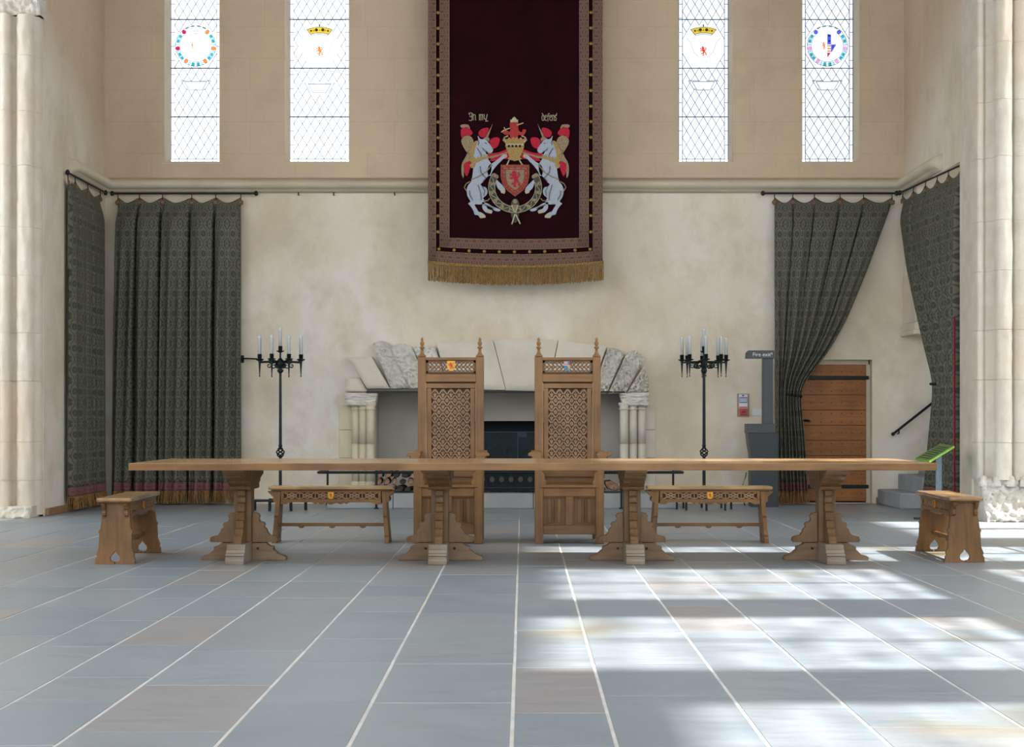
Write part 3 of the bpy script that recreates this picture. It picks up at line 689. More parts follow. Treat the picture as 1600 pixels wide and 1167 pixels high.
for sx, x0, x1, xs in ((-1, 538, 590, (555, 567, 579)), (1, 968, 1014, (1003, 989, 975))):
    rough_block([(x0, 613), (x1+ (0 if sx > 0 else 0), 613), (x1-(6 if sx < 0 else 0), 634), (x0+(6 if sx > 0 else 0), 634)], 20.44, 0.04, False, 'capital', 12, 7+sx, 0.25)
    rs_ = 0.055
    for k, x in enumerate(xs):
        X = px(x, 20.5); yy = 20.60-0.055*k if sx < 0 else 20.60-0.055*k
        mm = M['jamb'] if sx < 0 else M['voussoir_smooth']
        for (za, zb_) in ((0.30, 0.79), (0.794, 1.235)): fpart(MB().lathe([(rs_, za), (rs_, zb_)], X, yy, 16), 'shaft', mm)
        fpart(MB().lathe([(rs_, 1.235), (rs_+0.012, 1.24), (rs_+0.014, 1.255), (rs_+0.004, 1.265), (rs_, 1.275), (rs_+0.02, 1.31), (rs_+0.02, 1.33)], X, yy, 16), 'shaft_ring', mm)
        fpart(MB().lathe([(rs_+0.035, hz), (rs_+0.035, 0.215), (rs_+0.02, 0.24), (rs_+0.024, 0.26), (rs_+0.006, 0.285), (rs_, 0.30)], X, yy, 16), 'shaft_base', mm)
    a, b_ = (px(530, YB), px(552, YB)) if sx < 0 else (px(1008, YB), px(1024, YB))
    for (za, zb_) in ((hz, 0.60), (0.605, 0.97), (0.975, 1.3)): fpart(MB().box(a, b_, YB-0.02, YB+0.05, za, zb_), 'jamb_stone', M['jamb'] if sx < 0 else M['voussoir_smooth'], 0.008)

# fire grate
gr = thing('fire_grate', 'dark cast iron fire basket standing in the hearth between the two thrones', 'fire grate', (-0.15, 19.98, hz))
mb = MB()
for z in (0.035, 0.075, 0.255): mb.bar((-0.42, -0.1, z), (0.42, -0.1, z), 0.018, 0.022)
for x in (-0.42, 0.42): mb.bar((x, -0.1, 0), (x, -0.1, 0.29), 0.022); mb.bar((x, 0.22, 0), (x, 0.22, 0.29), 0.022); mb.bar((x, -0.1, 0.075), (x, 0.22, 0.075), 0.018)
mb.build('basket_frame', M['stove'], gr)
MB().box(-0.41, 0.41, -0.09, -0.075, 0.07, 0.25).build('front_plate', M['stove'], gr)
for k in range(7):
    x = -0.36+0.12*k
    MB().bar((x+0.06, -0.103, 0.08), (x+0.06, -0.103, 0.25), 0.014).build('bar', M['stove'], gr)
    MB().prism([(x+0.032*cos(a), 0.165+0.035*sin(a)) for a in [2*PI*i/10+0.3 for i in range(10)]], -0.105, -0.09).build('boss', M['bossm'], gr)
MB().prism([(-0.42, 0.035), (0.42, 0.035), (0.42, 0.0), (0.3, 0.02), (0.15, 0.0), (0, 0.02), (-0.15, 0.0), (-0.3, 0.02), (-0.42, 0.0)], -0.11, -0.1).build('skirt', M['stove'], gr)
MB().box(-0.4, 0.4, -0.08, 0.2, 0.03, 0.045).build('ash_tray', M['black'], gr)

# hearth fender
fd = thing('hearth_fender', 'low black iron fender rail round the hearth', 'fender', (0, 19.49, 0))
zr = pz(738, 19.49); xa, xb = px(497, 19.49), px(1067, 19.49)
pts = [(xa+(xb-xa)*k/60, 0, zr) for k in range(61)]
MB().tube([(xa, 0, zr), (xb, 0, zr)], 0.017, 8).build('front_rail', M['iron'], fd)
for x in (0.55, 1.1, 1.35):
    mb = MB()
    for ph in (0, PI): mb.tube([(x+0.16*k/16-0.08, 0.012*cos(ph+k*0.9), zr+0.012*sin(ph+k*0.9)) for k in range(17)], 0.012, 6)
    mb.build('rail_twist', M['iron'], fd)
for x in (xa, xb): MB().tube([(x, 0, zr), (x, 1.19, zr)], 0.015, 8).build('side_rail', M['iron'], fd)
for x, y in ((px(588, 19.49), 0), (px(971, 19.49), 0), (xa, 0.95), (xb-0.03, 0.95)):
    MB().tube([(x, y, 0), (x, y, zr+0.03)], 0.014, 8).build('post', M['iron'], fd)
    MB().lathe([(0.03, 0), (0.03, 0.012), (0.016, 0.02)], x, y, 10).build('post_foot', M['iron'], fd)

# logs
rl = random.Random(11)
def log(x, z, r, label, group, big=False, y=None):
    t = thing('log', label, 'log', (x, (y or 19.80)+rl.uniform(0, 0.05), z), rl.uniform(-0.12, 0.12), group)
    n = 9; L = rl.uniform(0.3, 0.36); ph = rl.uniform(0, 6); rad = [r*rl.uniform(0.86, 1.08) for _ in range(n)]
    if rl.random() < 0.45:
        k0 = rl.randrange(n)
        for k in range(3): rad[(k0+k) % n] *= 0.62
    pol = [(rad[k]*cos(2*PI*k/n+ph), rad[k]*sin(2*PI*k/n+ph)) for k in range(n)]
    MB().prism(pol, 0, L, 'xz').build('bark', M['bark'], t)
    MB().prism([(p*0.86, q*0.86) for p, q in pol], -0.005, 0.004, 'xz').build('cut_face', M['cut'] if rl.random() < 0.62 or big else M['bark'], t)
gl = 'split logs in the pile on the left of the hearth'; ll = 'split log in left hearth pile'
for row, (cnt, xx0) in enumerate(((6, -1.86), (5, -1.82), (4, -1.80), (3, -1.72))):
    for k in range(cnt): log(xx0+k*0.1, hz+0.05+row*0.09, rl.uniform(0.040, 0.045), ll+', %s row, %s' % (('bottom', 'second', 'third', 'top')[row], 'leftmost' if k == 0 else ('rightmost' if k == cnt-1 else ('second', 'third', 'fourth', 'fifth')[k-1]+' from the left')), gl)
g2 = 'split logs in the pile on the right of the hearth'; l2 = 'split log in right hearth pile'
for (x, z, r_, w_) in ((0.90, .048, .045, 'bottom row, leftmost'), (1.0, .045, .043, 'bottom row, second from the left'), (1.285, .037, .034, 'small one at the right foot of the pile'), (0.955, .13, .042, 'middle of the pile'), (0.91, .212, .038, 'top, left one'), (1.0, .212, .038, 'top, right one')): log(x, hz+z, r_, l2+', '+w_, g2)
t = thing('log', 'large split log with pinkish cut face, at the right end of the right hearth pile', 'log', (1.14, 19.77, hz+0.10), 0.0, g2)
pol = [(-0.11, 0.045), (-0.03, 0.055), (0.06, 0.0), (0.10, -0.05), (0.03, -0.075), (-0.07, -0.05), (-0.10, 0.0)]
MB().prism(pol, 0, 0.33).build('bark', M['bark'], t); MB().prism([(p*.9, q*.88) for p, q in pol], -0.005, 0.004).build('cut_face', M['cut'], t)

# ------------------------------------------------------------ curtains
def smooth(a, b, x): t = max(0, min(1, (x-a)/(b-a))); return t*t*(3-2*t)
def lerp_tab(tab, v):
    for (a, x), (b_, y) in zip(tab[:-1], tab[1:]):
        if v <= b_:
            return x+(y-x)*(v-a)/(b_-a)
    return tab[-1][1]
def soft_tab(tab, v): return sum(lerp_tab(tab, max(0, min(1, v+d))) for d in (-0.04, -0.02, 0, 0.02, 0.04))/5
def curtain(label, A, Bv, nrm, hooks, ztop, zbot, left, right, amp, seed, clothw, tie=None, kfold=None, fringe=True):
    """A: origin at rod start, Bv: unit dir along rod, nrm: unit dir out of the wall; left/right tables v->distance along rod"""
    root = thing('curtain', label, 'curtain', (A[0], A[1], 0), 0, 'damask curtains round the dais end of the hall')
    H = ztop-zbot; rn = random.Random(seed); nh = len(hooks)
    ampt = amp
    def pos(u, v, out=0.0):
        L, R_ = soft_tab(left, v), soft_tab(right, v)
        # hook segment
        k = 0
        while k < nh-2 and u > hooks[k+1]: k += 1
        s = (u-hooks[k])/(hooks[k+1]-hooks[k]); s = max(0, min(1, s))
        drift = 0.05*mnoise.noise(Vector((k*3.1+seed, v*1.3, 0)))
        prof = smooth(0.02, 0.10, min(s, 1-s))*(0.82+0.18*sin(PI*s))
        a = ampt(v)*(0.15+0.85*smooth(0.0, 0.10, v))
        d = 0.0+a*prof+a*0.26*mnoise.noise(Vector((u*9+seed, v*1.7+drift, seed)))+a*0.16*sin(u*nh*PI*4.3+v*1.5+seed)*smooth(0.05, 0.4, v)
        w = u+0.006*sin(u*31+seed)+(0.012*mnoise.noise(Vector((u*4, v*2.2, seed)))*min(1, v*2))
        w = u+(w-u)*min(1, 12*u, 12*(1-u))
        x = L+(R_-L)*w
        if 0.001 < u < 0.999: x -= min(0.010, 0.08*(R_-L)/nh)*cos(PI*s)*min(1, prof*1.3)*smooth(0.0, 0.10, v)
        z = ztop-v*H
        if v < 0.06: z -= 0.075*sin(PI*s)**1.2*(1-v/0.06)
        d = max(0.012, d)+out
        p = Vector((Bv[0]*x+nrm[0]*d, Bv[1]*x+nrm[1]*d, z)); return p
    nu, nv = 250, 80
    e1 = 1-0.275/H; e2 = 1-0.165/H
    if not fringe: e1 = 1-0.26/H; e2 = 1-0.16/H
    mb = MB(); mb.grid(lambda u, v: pos(u, v*e1), nu, nv, True, lambda u, v: (u*clothw, (1-v*e1)*H)); mb.build('cloth', M['curtain'], root, solid=0.004)
    mb = MB(); mb.grid(lambda u, v: pos(u, e1+(e2-e1)*v, 0.004), nu, 4, True, lambda u, v: (u*clothw, (1-v)*0.1)); mb.build('hem_band', M['hem'], root, solid=0.004)
    fm = MB(); ns = int(clothw*95)
    for k in range(ns):
        u = (k+0.5)/ns; p = pos(u, e2, 0.008); Lf = (1-e2)*H*rn.uniform(0.9, 1.0)
        sw = rn.uniform(-0.03, 0.03); so = rn.uniform(-0.012, 0.012)
        q = [p, p+Vector((Bv[0]*sw*.4+nrm[0]*so, Bv[1]*sw*.4+nrm[1]*so, -Lf*0.5)), p+Vector((Bv[0]*sw+nrm[0]*so*2, Bv[1]*sw+nrm[1]*so*2, -Lf))]
        fm.tube(q, [0.006, 0.0075, 0.006], 4, False)
    fm.grid(lambda u, v: pos(u, e2+v*0.018/H, 0.006), nu, 1)
    fm.build('fringe', M['cfringe'], root, kind='stuff')
    for h in hooks:
        p = pos(h, 0.012, 0.0); c = Vector((p.x, p.y, p.z-0.02))+Vector((nrm[0], nrm[1], 0))*0.012
        mb = MB(); n = 10; a_ = Vector((Bv[0], Bv[1], 0)); up = Vector((0, 0, 1)); nn = Vector((nrm[0], nrm[1], 0))
        vs = [c+nn*0.018]; 
        for rr, dd in ((0.022, 0.015), (0.034, 0.0)):
            for i in range(n):
                q = 1.0+0.15*(i % 2); vs.append(c+nn*dd+(a_*cos(2*PI*i/n)+up*sin(2*PI*i/n))*rr*q)
        fs = [(0, 1+i, 1+(i+1) % n) for i in range(n)]+[(1+i, 1+n+i, 1+n+(i+1) % n, 1+(i+1) % n) for i in range(n)]+[[1+n+i for i in range(n)]]
        mb.add(vs, fs).build('rosette', M['rosette'], root)
        MB().tube([c+nn*0.0+up*0.02, Vector((c.x, c.y, ztop+0.02))-nn*0.01, Vector((c.x, c.y, ztop+0.05))-nn*0.01], 0.006, 6).build('hook', M['rod'], root)
    if tie is not None:
        tz, vt = tie; vv = (ztop-tz)/H
        pts = [pos(u, vv+0.012*(u-0.5), 0.02) for u in [vt[0]+(vt[1]-vt[0])*k/24 for k in range(25)]]
        pts = [pts[0]-Vector((nrm[0], nrm[1], 0))*0.06]+pts+[pts[-1]-Vector((nrm[0], nrm[1], 0))*0.06]
        MB().tube(pts, 0.016, 8).build('tieback', M['iron'], root)
    return root
RZ = 4.05
const = lambda a: (lambda v: a)
# left wall curtain: runs along +Y on the left wall
curtain('grey-green damask curtain on the left side wall, leftmost of the four', (XL+0.03, 18.86), (0, 1), (1, 0), [0.0, 0.22, 0.60, 1.0], RZ-0.02, 0.02,
        [(0, 0.0), (1, -0.02)], [(0, 1.45), (0.6, 1.5), (1, 1.5)], lambda v: 0.08+0.015*v, 3.3, 1.9)
# left back curtain
A = px(184, 20.6)
curtain('wide grey-green damask curtain hanging straight on the back wall left of the fireplace', (A, YB-0.07), (1, 0), (0, -1), [0.0, 0.17, 0.36, 0.595, 0.79, 1.0], RZ-0.02, 0.02,
        [(0, 0.0), (0.5, -0.04), (1, -0.06)], [(0, px(376, 20.6)-A), (1, px(377, 20.6)-A)], lambda v: 0.21+0.04*v, 8.1, 2.5)
# right back curtain, tied
A = px(1212, 20.5); tieL = px(1224, 20.35)-A; wv = (RZ-0.02-1.43)/(RZ-0.04)
curtain('damask curtain tied back on the left of the wooden door', (A, YB-0.09), (1, 0), (0, -1), [0.0, 0.16, 0.34, 0.56, 0.76, 1.0], RZ-0.02, 0.02,
        [(0, 0.0), (0.25, 0.0), (wv, px(1213, 20.5)-A), (0.85, px(1213, 20.5)-A), (1, px(1216, 20.5)-A)],
        [(q, px(x_, 20.5)-A) for q, x_ in ((0, 1400), (0.23, 1359), (0.40, 1325), (0.52, 1291), (0.60, 1256), (0.64, 1249), (0.8, 1257), (1, 1262))],
        lambda v: 0.13+0.09*smooth(0.3, 0.62, v), 5.2, 2.3, tie=(1.43, (0.4, 1.0)))
# right wall curtain, tied; along the right wall (u=0 at back corner)
curtain('damask curtain tied back on the right side wall by the stone pier', (4.965, 20.55), (0.062, -1), (-1, 0), [0.0, 0.2, 0.42, 0.62, 0.80, 1.0], RZ-0.02, 0.02,
        [(0, 0.07), (0.23, 0.4), (0.40, 0.89), (0.52, 1.26), (0.62, 1.60), (0.8, 1.41), (1, 1.2)], [(0, 2.33), (1, 2.36)], lambda v: 0.10, 9.7, 2.0, tie=(1.52, (0.0, 0.14)))
o = MB(); o.grid(lambda u, v: (5.02-0.025*u, 18.20-0.03*u, 2.3-2.27*v), 2, 20); tag(o.build('curtain_lining', M['lining'], solid=0.006), 'narrow strip of red lining cloth at the edge of the right wall curtain', 'cloth')
def rod(label, pts, name='curtain_rod'):
    t = thing(name, label, 'curtain rod', pts[0]); o = Vector(pts[0]); P_ = [Vector(p)-o for p in pts]
    MB().tube(P_, 0.013, 8).build('rod', M['rod'], t)
    for s, p in enumerate((P_[0], P_[-1])): MB().lathe([(0.012, -0.03), (0.026, -0.015), (0.028, 0.005), (0.018, 0.028), (0.004, 0.035)], p.x, p.y, 10).build('finial', M['rod'], t, loc=(0, 0, 0))
    return t
rod('black curtain rod on the left side wall', [(XL+0.05, 18.84, RZ+0.03), (XL+0.05, YB-0.15, RZ+0.03)])
rod('black curtain rod on the back wall left of the banner', [(XL+0.12, YB-0.09, RZ+0.03), (px(400, 20.6), YB-0.09, RZ+0.03)])
rod('black curtain rod on the back wall right of the banner', [(px(1192, 20.6), YB-0.10, RZ+0.03), (XR-0.12, YB-0.10, RZ+0.03)])
rod('black curtain rod on the right side wall', [(XR+0.085, 18.25, RZ+0.03), (XR-0.09, YB-0.15, RZ+0.03)])
for k, x in enumerate((467, 522, 617)):
    X = px(x, YB); mb = MB().tube([(0, 0, 0), (0, -0.05, 0), (0, -0.06, 0.03)], 0.008, 6)
    tag(mb.build('wall_hook', M['rod'], loc=(X, YB, pz(305, YB))), ['small black hook under the cornice nearest the left curtain', 'small black hook under the cornice below the second window', 'small black hook under the cornice nearest the banner'][k], 'hook')
t = thing('holdback', 'black iron curtain holdback on the wall beside the left curtain', 'holdback', (px(379, YB), YB, pz(561, YB)))
MB().tube([(0, 0, 0), (0, -0.06, 0), (0.05, -0.08, 0.005), (0.2, -0.08, 0)], 0.010, 8).build('arm', M['iron'], t); MB().box(-0.02, 0.02, -0.008, 0, -0.05, 0.05).build('plate', M['iron'], t)

# ------------------------------------------------------------ banner
YN = 20.3
bn = thing('banner', 'tall dark maroon heraldic banner with gold fringe hanging on the back wall', 'banner', (px(806, YN), YN, pz(410, YN)))
BO = Vector(bn.location)
def bx(x): return px(x, YN)-BO.x
def bz(y): return pz(y, YN)-BO.z
def sag(x): return -7*(1-((x-806)/137)**2)*YN/FPX     # gentle dip of the lower edge
def band(x0, x1, y0, y1, yo, th, m, name, n=24, par=bn, curve=True):
    mb = MB()
    def zz(x, y): return bz(y)+(sag(x)*smooth(330, 408, y) if curve else 0)
    mb.grid(lambda u, v: (bx(x0+(x1-x0)*u), -yo, zz(x0+(x1-x0)*u, y0+(y1-y0)*v)), n, 8, True, lambda u, v: ((x0+(x1-x0)*u)*YN/FPX, (y0+(y1-y0)*v)*YN/FPX))
    return mb.build(name, m, par, solid=th)
band(669, 941.5, -110, 410, 0.0, 0.012, M['maroon'], 'field')
for (a, b_, c, d) in ((669, 681, -110, 408), (688, 702, -110, 384), (906, 919.5, -110, 384), (927, 941.5, -110, 408)): band(a, b_, c, d, 0.014, 0.006, M['braid'], 'braid_band')
band(681, 927, 392, 408, 0.014, 0.006, M['braid'], 'braid_band'); band(702, 906, 371, 384, 0.014, 0.006, M['braid'], 'braid_band')
for (a, b_, c, d) in ((680.5, 682, -110, 392), (687, 688.3, -110, 385), (701.5, 703, -110, 372), (905, 906.3, -110, 372), (919, 920.4, -110, 385), (926, 927.3, -110, 392), (682, 927, 391.3, 392.6), (687, 920, 384, 385.2), (702, 906, 370.2, 371.4)):
    band(a, a+(b_-a)*0.5 if d-c > 5 else b_, c, c+(d-c)*(1 if d-c > 5 else 0.5), 0.021, 0.003, M['tan'], 'edge_cord')
stud = MB().lathe([(0.0, -0.012), (0.012, -0.010), (0.018, -0.004), (0.023, 0.0)], 0, 0, 10).mesh('stud', M['studm'])
def putstud(x, y):
    o = bpy.data.objects.new('stud', stud); COL.objects.link(o); o.parent = bn
    o.location = (bx(x), -0.024, bz(y)+sag(x)*smooth(330, 408, y)); o.rotation_euler = (-PI/2, 0, 0)
for k in range(20):
    y = 362-24.4*k
    putstud(684.6, y); putstud(923.2, y-0.5 if k else y)
for k in range(11): putstud(686+23.6*k, 388)
fr = MB(); rn = random.Random(5)
for k in range(190):
    x = 668.5+274.5*(k+.5)/190; z0 = bz(410)+sag(x); L = 0.235*rn.uniform(0.95, 1.03)
    r_ = 0.0068*rn.uniform(0.8, 1.1); yo = -0.012-rn.uniform(0, 0.012)
    fr.tube([(bx(x), yo, z0), (bx(x)+rn.uniform(-.004, .004), yo, z0-L*0.6), (bx(x)+rn.uniform(-.006, .006), yo, z0-L)], [0.005, r_, r_], 5, False)
fr.build('fringe', M['fringe'], bn, kind='stuff')
band(668.5, 943, 407.5, 412, 0.022, 0.01, M['fringe'], 'fringe_heading')
# appliqué coat of arms : outlines on a 1167 grid
def up_(p): return (bx(700+p[0]/5.557), bz(160+p[1]/5.557))
def crm(poly, n=4):
    out = []; N = len(poly)
    for i in range(N):
        p0, p1, p2, p3 = (Vector(poly[(i+k-1) % N]) for k in range(4))
        for s in range(n):
            t = s/n; out.append(tuple(0.5*((2*p1)+(p2-p0)*t+(2*p0-5*p1+4*p2-p3)*t*t+(3*p1-p0-3*p2+p3)*t**3)))
    return out
def app(name, m, polys, lay, par=bn, sm=True, mir=False):
    d = 0.012+lay*0.004; one = name in ('fleur', 'crown_window'); mb = MB(); o = None
    for p in polys:
        if not one: mb = MB()
        q = [(1166-a, b_) for a, b_ in p] if mir else p
        q = crm(q) if sm else q
        mb.prism([up_(v) for v in q], -d-0.006, -0.013)
        if not one: o = mb.build(name, m, par)
    return mb.build(name, m, par, kind='stuff') if one else o
def strk(name, m, lines_, w, lay, par=bn, mir=False):
    d = 0.016+lay*0.004; word = name == 'letter'; mb = MB()
    for ln in lines_:
        if not word: mb = MB()
        for p, q in zip(ln[:-1], ln[1:]):
            if mir: p = (1166-p[0], p[1]); q = (1166-q[0], q[1])
            a = Vector(up_(p)); b_ = Vector(up_(q)); dd = (b_-a)
            if dd.length < 1e-6: continue
            nn = Vector((-dd.y, dd.x)).normalized()*w/5.557*YN/FPX/2; e_ = dd.normalized()*w/5.557*YN/FPX*0.3
            mb.prism([tuple(a-e_+nn), tuple(a-e_-nn), tuple(b_+e_-nn), tuple(b_+e_+nn)], -d-0.004, -0.014)
        if not word: mb.build(name, m, par)
    return mb.build(name, m, par) if word else None
body = [(258, 292), (282, 320), (325, 324), (352, 352), (388, 405), (386, 430), (362, 444), (325, 428), (342, 465), (352, 500), (372, 530), (378, 580), (366, 625), (335, 655), (308, 690), (284, 712), (300, 732), (330, 742), (343, 775),
        (332, 808), (306, 830), (318, 856), (318, 882), (275, 888), (232, 888), (250, 925), (266, 950), (290, 958), (322, 982), (322, 1000), (280, 1004), (262, 982), (232, 975), (222, 945), (198, 905), (176, 880), (196, 862), (172, 820), (162, 770), (174, 725), (200, 690), (212, 640), (220, 580), (228, 530), (216, 470), (222, 420), (240, 362), (264, 334)]
for mir in (False, True):
    app('tan_mantling', M['tan'], [[(110, 200), (145, 192), (180, 200), (190, 232), (165, 215), (120, 222)], [(120, 320), (155, 290), (200, 300), (225, 345), (215, 400), (190, 450), (160, 430), (120, 360)],
        [(180, 430), (210, 500), (165, 520), (142, 575), (136, 655), (118, 620), (120, 540), (150, 480)], [(380, 395), (400, 360), (410, 372), (396, 402)], [(352, 468), (430, 452), (520, 425), (520, 440), (440, 475), (356, 488)]], 0, mir=mir)
    app('red_mantling', M['red'], [[(115, 235), (150, 218), (190, 232), (215, 270), (185, 292), (150, 285), (125, 315), (112, 280)], [(265, 262), (300, 230), (345, 222), (352, 245), (325, 300), (280, 300)],
        [(362, 335), (395, 308), (440, 308), (450, 335), (430, 385), (395, 400), (368, 370)], [(145, 530), (222, 512), (195, 570), (165, 642), (142, 600)], [(345, 446), (430, 438), (518, 408), (522, 425), (430, 455), (350, 468)], [(375, 492), (520, 445), (522, 488), (470, 495), (380, 512)]], 1, mir=mir)
    app('unicorn', M['white'], [body, [(352, 556), (400, 520), (440, 490), (480, 455), (508, 455), (512, 478), (480, 492), (458, 515), (425, 548), (385, 600), (368, 640), (345, 620)],
        [(410, 665), (440, 690), (480, 730), (498, 765), (470, 775), (435, 750), (418, 710)], [(300, 868), (345, 880), (385, 905), (452, 932), (440, 948), (400, 938), (372, 905), (330, 895), (300, 890)], [(298, 895), (330, 900), (345, 925), (385, 942), (340, 960), (305, 932)]], 2, mir=mir)
    strk('unicorn_outline', M['shade'], [[(300, 400), (312, 418), (340, 432)], [(280, 560), (285, 610), (330, 660), (305, 690)], [(262, 720), (285, 790), (290, 850)], [(300, 735), (320, 770), (312, 810)], [(188, 770), (192, 810), (215, 850)], [(262, 330), (268, 350), (262, 372)], [(322, 355), (335, 360)], [(255, 400), (285, 450), (290, 470)], [(320, 890), (360, 905), (400, 925)]], 6, 4, mir=mir)
    strk('harness', M['tan'], [[(205, 672), (270, 645), (335, 605), (380, 545)], [(165, 775), (142, 740), (160, 708), (190, 690)], [(310, 858), (345, 855), (360, 838)]], 8, 4, mir=mir)
    app('mane', M['gold'], [[(240, 338), (215, 362), (200, 400), (176, 440), (205, 470), (190, 500), (205, 530), (190, 548), (205, 572), (232, 566), (236, 520), (222, 470), (232, 415), (250, 362), (262, 340)]], 3, mir=mir)
    app('crown_collar', M['gold'], [[(214, 484), (235, 478), (246, 500), (258, 470), (272, 494), (288, 462), (300, 485), (318, 455), (328, 478), (346, 450), (352, 488), (300, 500), (240, 530), (226, 528)]], 4, sm=False, mir=mir)
    app('horn', M['tan'], [[(330, 300), (388, 190), (350, 302)], [(305, 318), (340, 296), (362, 318), (355, 345), (340, 330), (318, 322)]], 4, sm=False, mir=mir)
    app('hoof', M['cream'], [[(268, 985), (300, 976), (326, 988), (326, 1002), (285, 1008)], [(338, 948), (365, 935), (388, 950), (378, 968), (346, 962)], [(455, 770), (480, 762), (500, 775), (490, 796), (462, 788)], [(482, 455), (506, 450), (514, 476), (496, 482)]], 4, sm=False, mir=mir)
app('lion_crest', M['vermil'], [[(540, 170), (607, 170), (612, 240), (640, 262), (652, 236), (680, 246), (655, 288), (610, 285), (604, 318), (545, 318), (535, 285), (490, 282), (470, 250), (498, 236), (530, 258), (540, 240)]], 2)
app('small_crown', M['cream'], [[(540, 150), (550, 158), (560, 140), (575, 128), (590, 140), (600, 158), (610, 150), (606, 175), (542, 175)]], 3, sm=False)
strk('sword', M['cream'], [[(600, 200), (652, 182)], [(465, 260), (495, 240), (535, 228)], [(488, 222), (502, 248)]], 8, 3)
app('crown', M['gold'], [[(496, 378), (662, 378), (650, 425), (625, 478), (644, 494), (580, 512), (518, 494), (534, 474), (514, 425)], [(480, 335), (492, 312), (512, 325), (530, 305), (548, 322), (565, 300), (580, 318), (598, 300), (612, 322), (632, 305), (650, 325), (668, 312), (682, 335), (660, 362), (500, 362)]], 3, sm=False)
app('crown_band', M['yellow'] if False else M['cream'], [[(500, 362), (660, 362), (658, 380), (502, 380)]], 4, sm=False)
app('crown_window', M['maroon'], [[(x, 374), (x+16, 374), (x+16, 392), (x, 392)] for x in (521, 552, 584, 616)], 6, sm=False)
strk('crown_arch', M['cream'], [[(500, 345), (480, 330), (492, 305), (520, 295)], [(662, 345), (682, 330), (668, 305), (642, 295)], [(530, 505), (512, 545)], [(620, 505), (645, 545)]], 10, 4)
app('shield', M['tan'], [[(458, 545), (705, 545), (705, 650), (690, 715), (650, 768), (583, 818), (515, 768), (475, 715), (458, 650)]], 4, sm=False)
def shl(k): c = (582, 672); return [(c[0]+(a-c[0])*k, c[1]+(b_-c[1])*k) for a, b_ in [(458, 545), (705, 545), (705, 650), (690, 715), (650, 768), (583, 818), (515, 768), (475, 715), (458, 650), (458, 545)]]
strk('tressure', M['vermil'], [shl(0.94), shl(0.84), shl(0.68)], 7, 6)
fd_ = []
for k in (0.89, 0.76):
    s_ = shl(k)
    for i in range(9):
        a, b_ = s_[i], s_[i+1]
        for t_ in (0.2, 0.5, 0.8) if i == 0 else (0.3, 0.8):
            x, y = a[0]+(b_[0]-a[0])*t_, a[1]+(b_[1]-a[1])*t_; fd_.append([(x-8, y), (x, y-9), (x+8, y), (x, y+9)])
app('fleur', M['vermil'], fd_, 7, sm=False)
app('rampant_lion', M['red'], [[(535+p*95, 740-q*145) for p, q in LION]], 7, sm=False)
# collar of links
for k in range(23):
    a = R(-212+k*(244/22)); c = (583+203*cos(a), 742-192*sin(a)); tx, ty = -sin(a), -cos(a); nx_, ny_ = cos(a), -sin(a)
    w2, h2 = (24, 27) if k % 2 else (17, 30)
    app('collar_link', M['collar'] if k % 2 else M['tan'], [[(c[0]+tx*i*w2+nx_*j*h2, c[1]+ty*i*w2+ny_*j*h2) for i, j in ((-1, -.6), (-.5, -1), (.5, -1), (1, -.6), (1, .6), (.5, 1), (-.5, 1), (-1, .6))]], 3 if k % 2 else 2, sm=False)
strk('collar_chain', M['cream'], [[(583+230*cos(R(a)), 742-218*sin(R(a))) for a in range(-210, 31, 6)], [(583+176*cos(R(a)), 742-166*sin(R(a))) for a in range(-200, 21, 6)]], 5, 5)
strk('collar_knot', M['cream'], [[(583+(203+14*s)*cos(R(a)), 742-(192+14*s)*sin(R(a))) for a, s in zip(range(-205, 26, 11), [1, -1]*12)]], 4, 6)
app('pendant_figure', M['collar'], [[(560, 850), (605, 850), (622, 930), (600, 1035), (566, 1035), (542, 930)]], 5)
app('pendant_head', M['tan'], [[(583+20*cos(a), 862+20*sin(a)) for a in [2*PI*i/8 for i in range(8)]], [(558, 892), (608, 892), (604, 930), (560, 930)]], 6, sm=False)
strk('saltire', M['cream'], [[(606, 900), (555, 1058)], [(553, 900), (626, 1056)]], 11, 8)
# blackletter words, stroke by stroke
def letters(specs, name):
    for x, y, s, h, sts in specs: strk('letter', M['cream'], [[(x+a*s, y+b_*h) for a, b_ in st] for st in sts], 5.5, 1)
hI = [[(0, 0.1), (0.5, 0), (1, 0.15)], [(0.8, 0.05), (0.8, 0.85)], [(0.1, 1.0), (0.6, 1.05), (0.9, 0.8)], [(0.25, 0.5), (0.8, 0.5)], [(0.1, 0.12), (0.3, 0.3)]]
hn = [[(0.05, 0), (0.15, 1)], [(0.15, 0.15), (0.6, 0), (0.85, 0.15), (0.85, 0.9), (1, 1)]]
hm = [[(0, 0), (0.05, 1)], [(0.05, .12), (0.35, 0), (0.4, 1)], [(0.42, .12), (0.75, 0), (0.8, 1)]]
hy = [[(0, 0), (0.05, 0.8), (0.5, 1)], [(0.9, 0), (0.6, 1), (0.4, 1.35)], [(0.4, 1.3), (1.1, 1.25)]]
hd = [[(0.1, -.3), (0.8, 0.15), (0.85, 0.9), (0.4, 1), (0.05, 0.85), (0.05, 0.2), (0.5, 0.05)]]
he = [[(0.05, 0.15), (0.05, 0.85), (0.6, 1), (0.9, 0.9)], [(0.05, 0.15), (0.6, 0), (0.8, 0.3), (0.1, 0.5)]]
hf = [[(0.3, 1.15), (0.3, -0.1), (0.8, -0.3), (1, -.2)], [(0, 0.15), (0.85, 0.15)]]
hs_ = [[(0.9, 0.1), (0.4, 0), (0.1, 0.25), (0.8, 0.65), (0.6, 1), (0.05, 0.9)], [(1.0, -.3), (0.85, -.05)]]
letters([(180, 92, 36, 66, hI), (216, 106, 26, 50, hn), (272, 106, 38, 50, hm), (314, 106, 30, 46, hy)], 'motto_word')
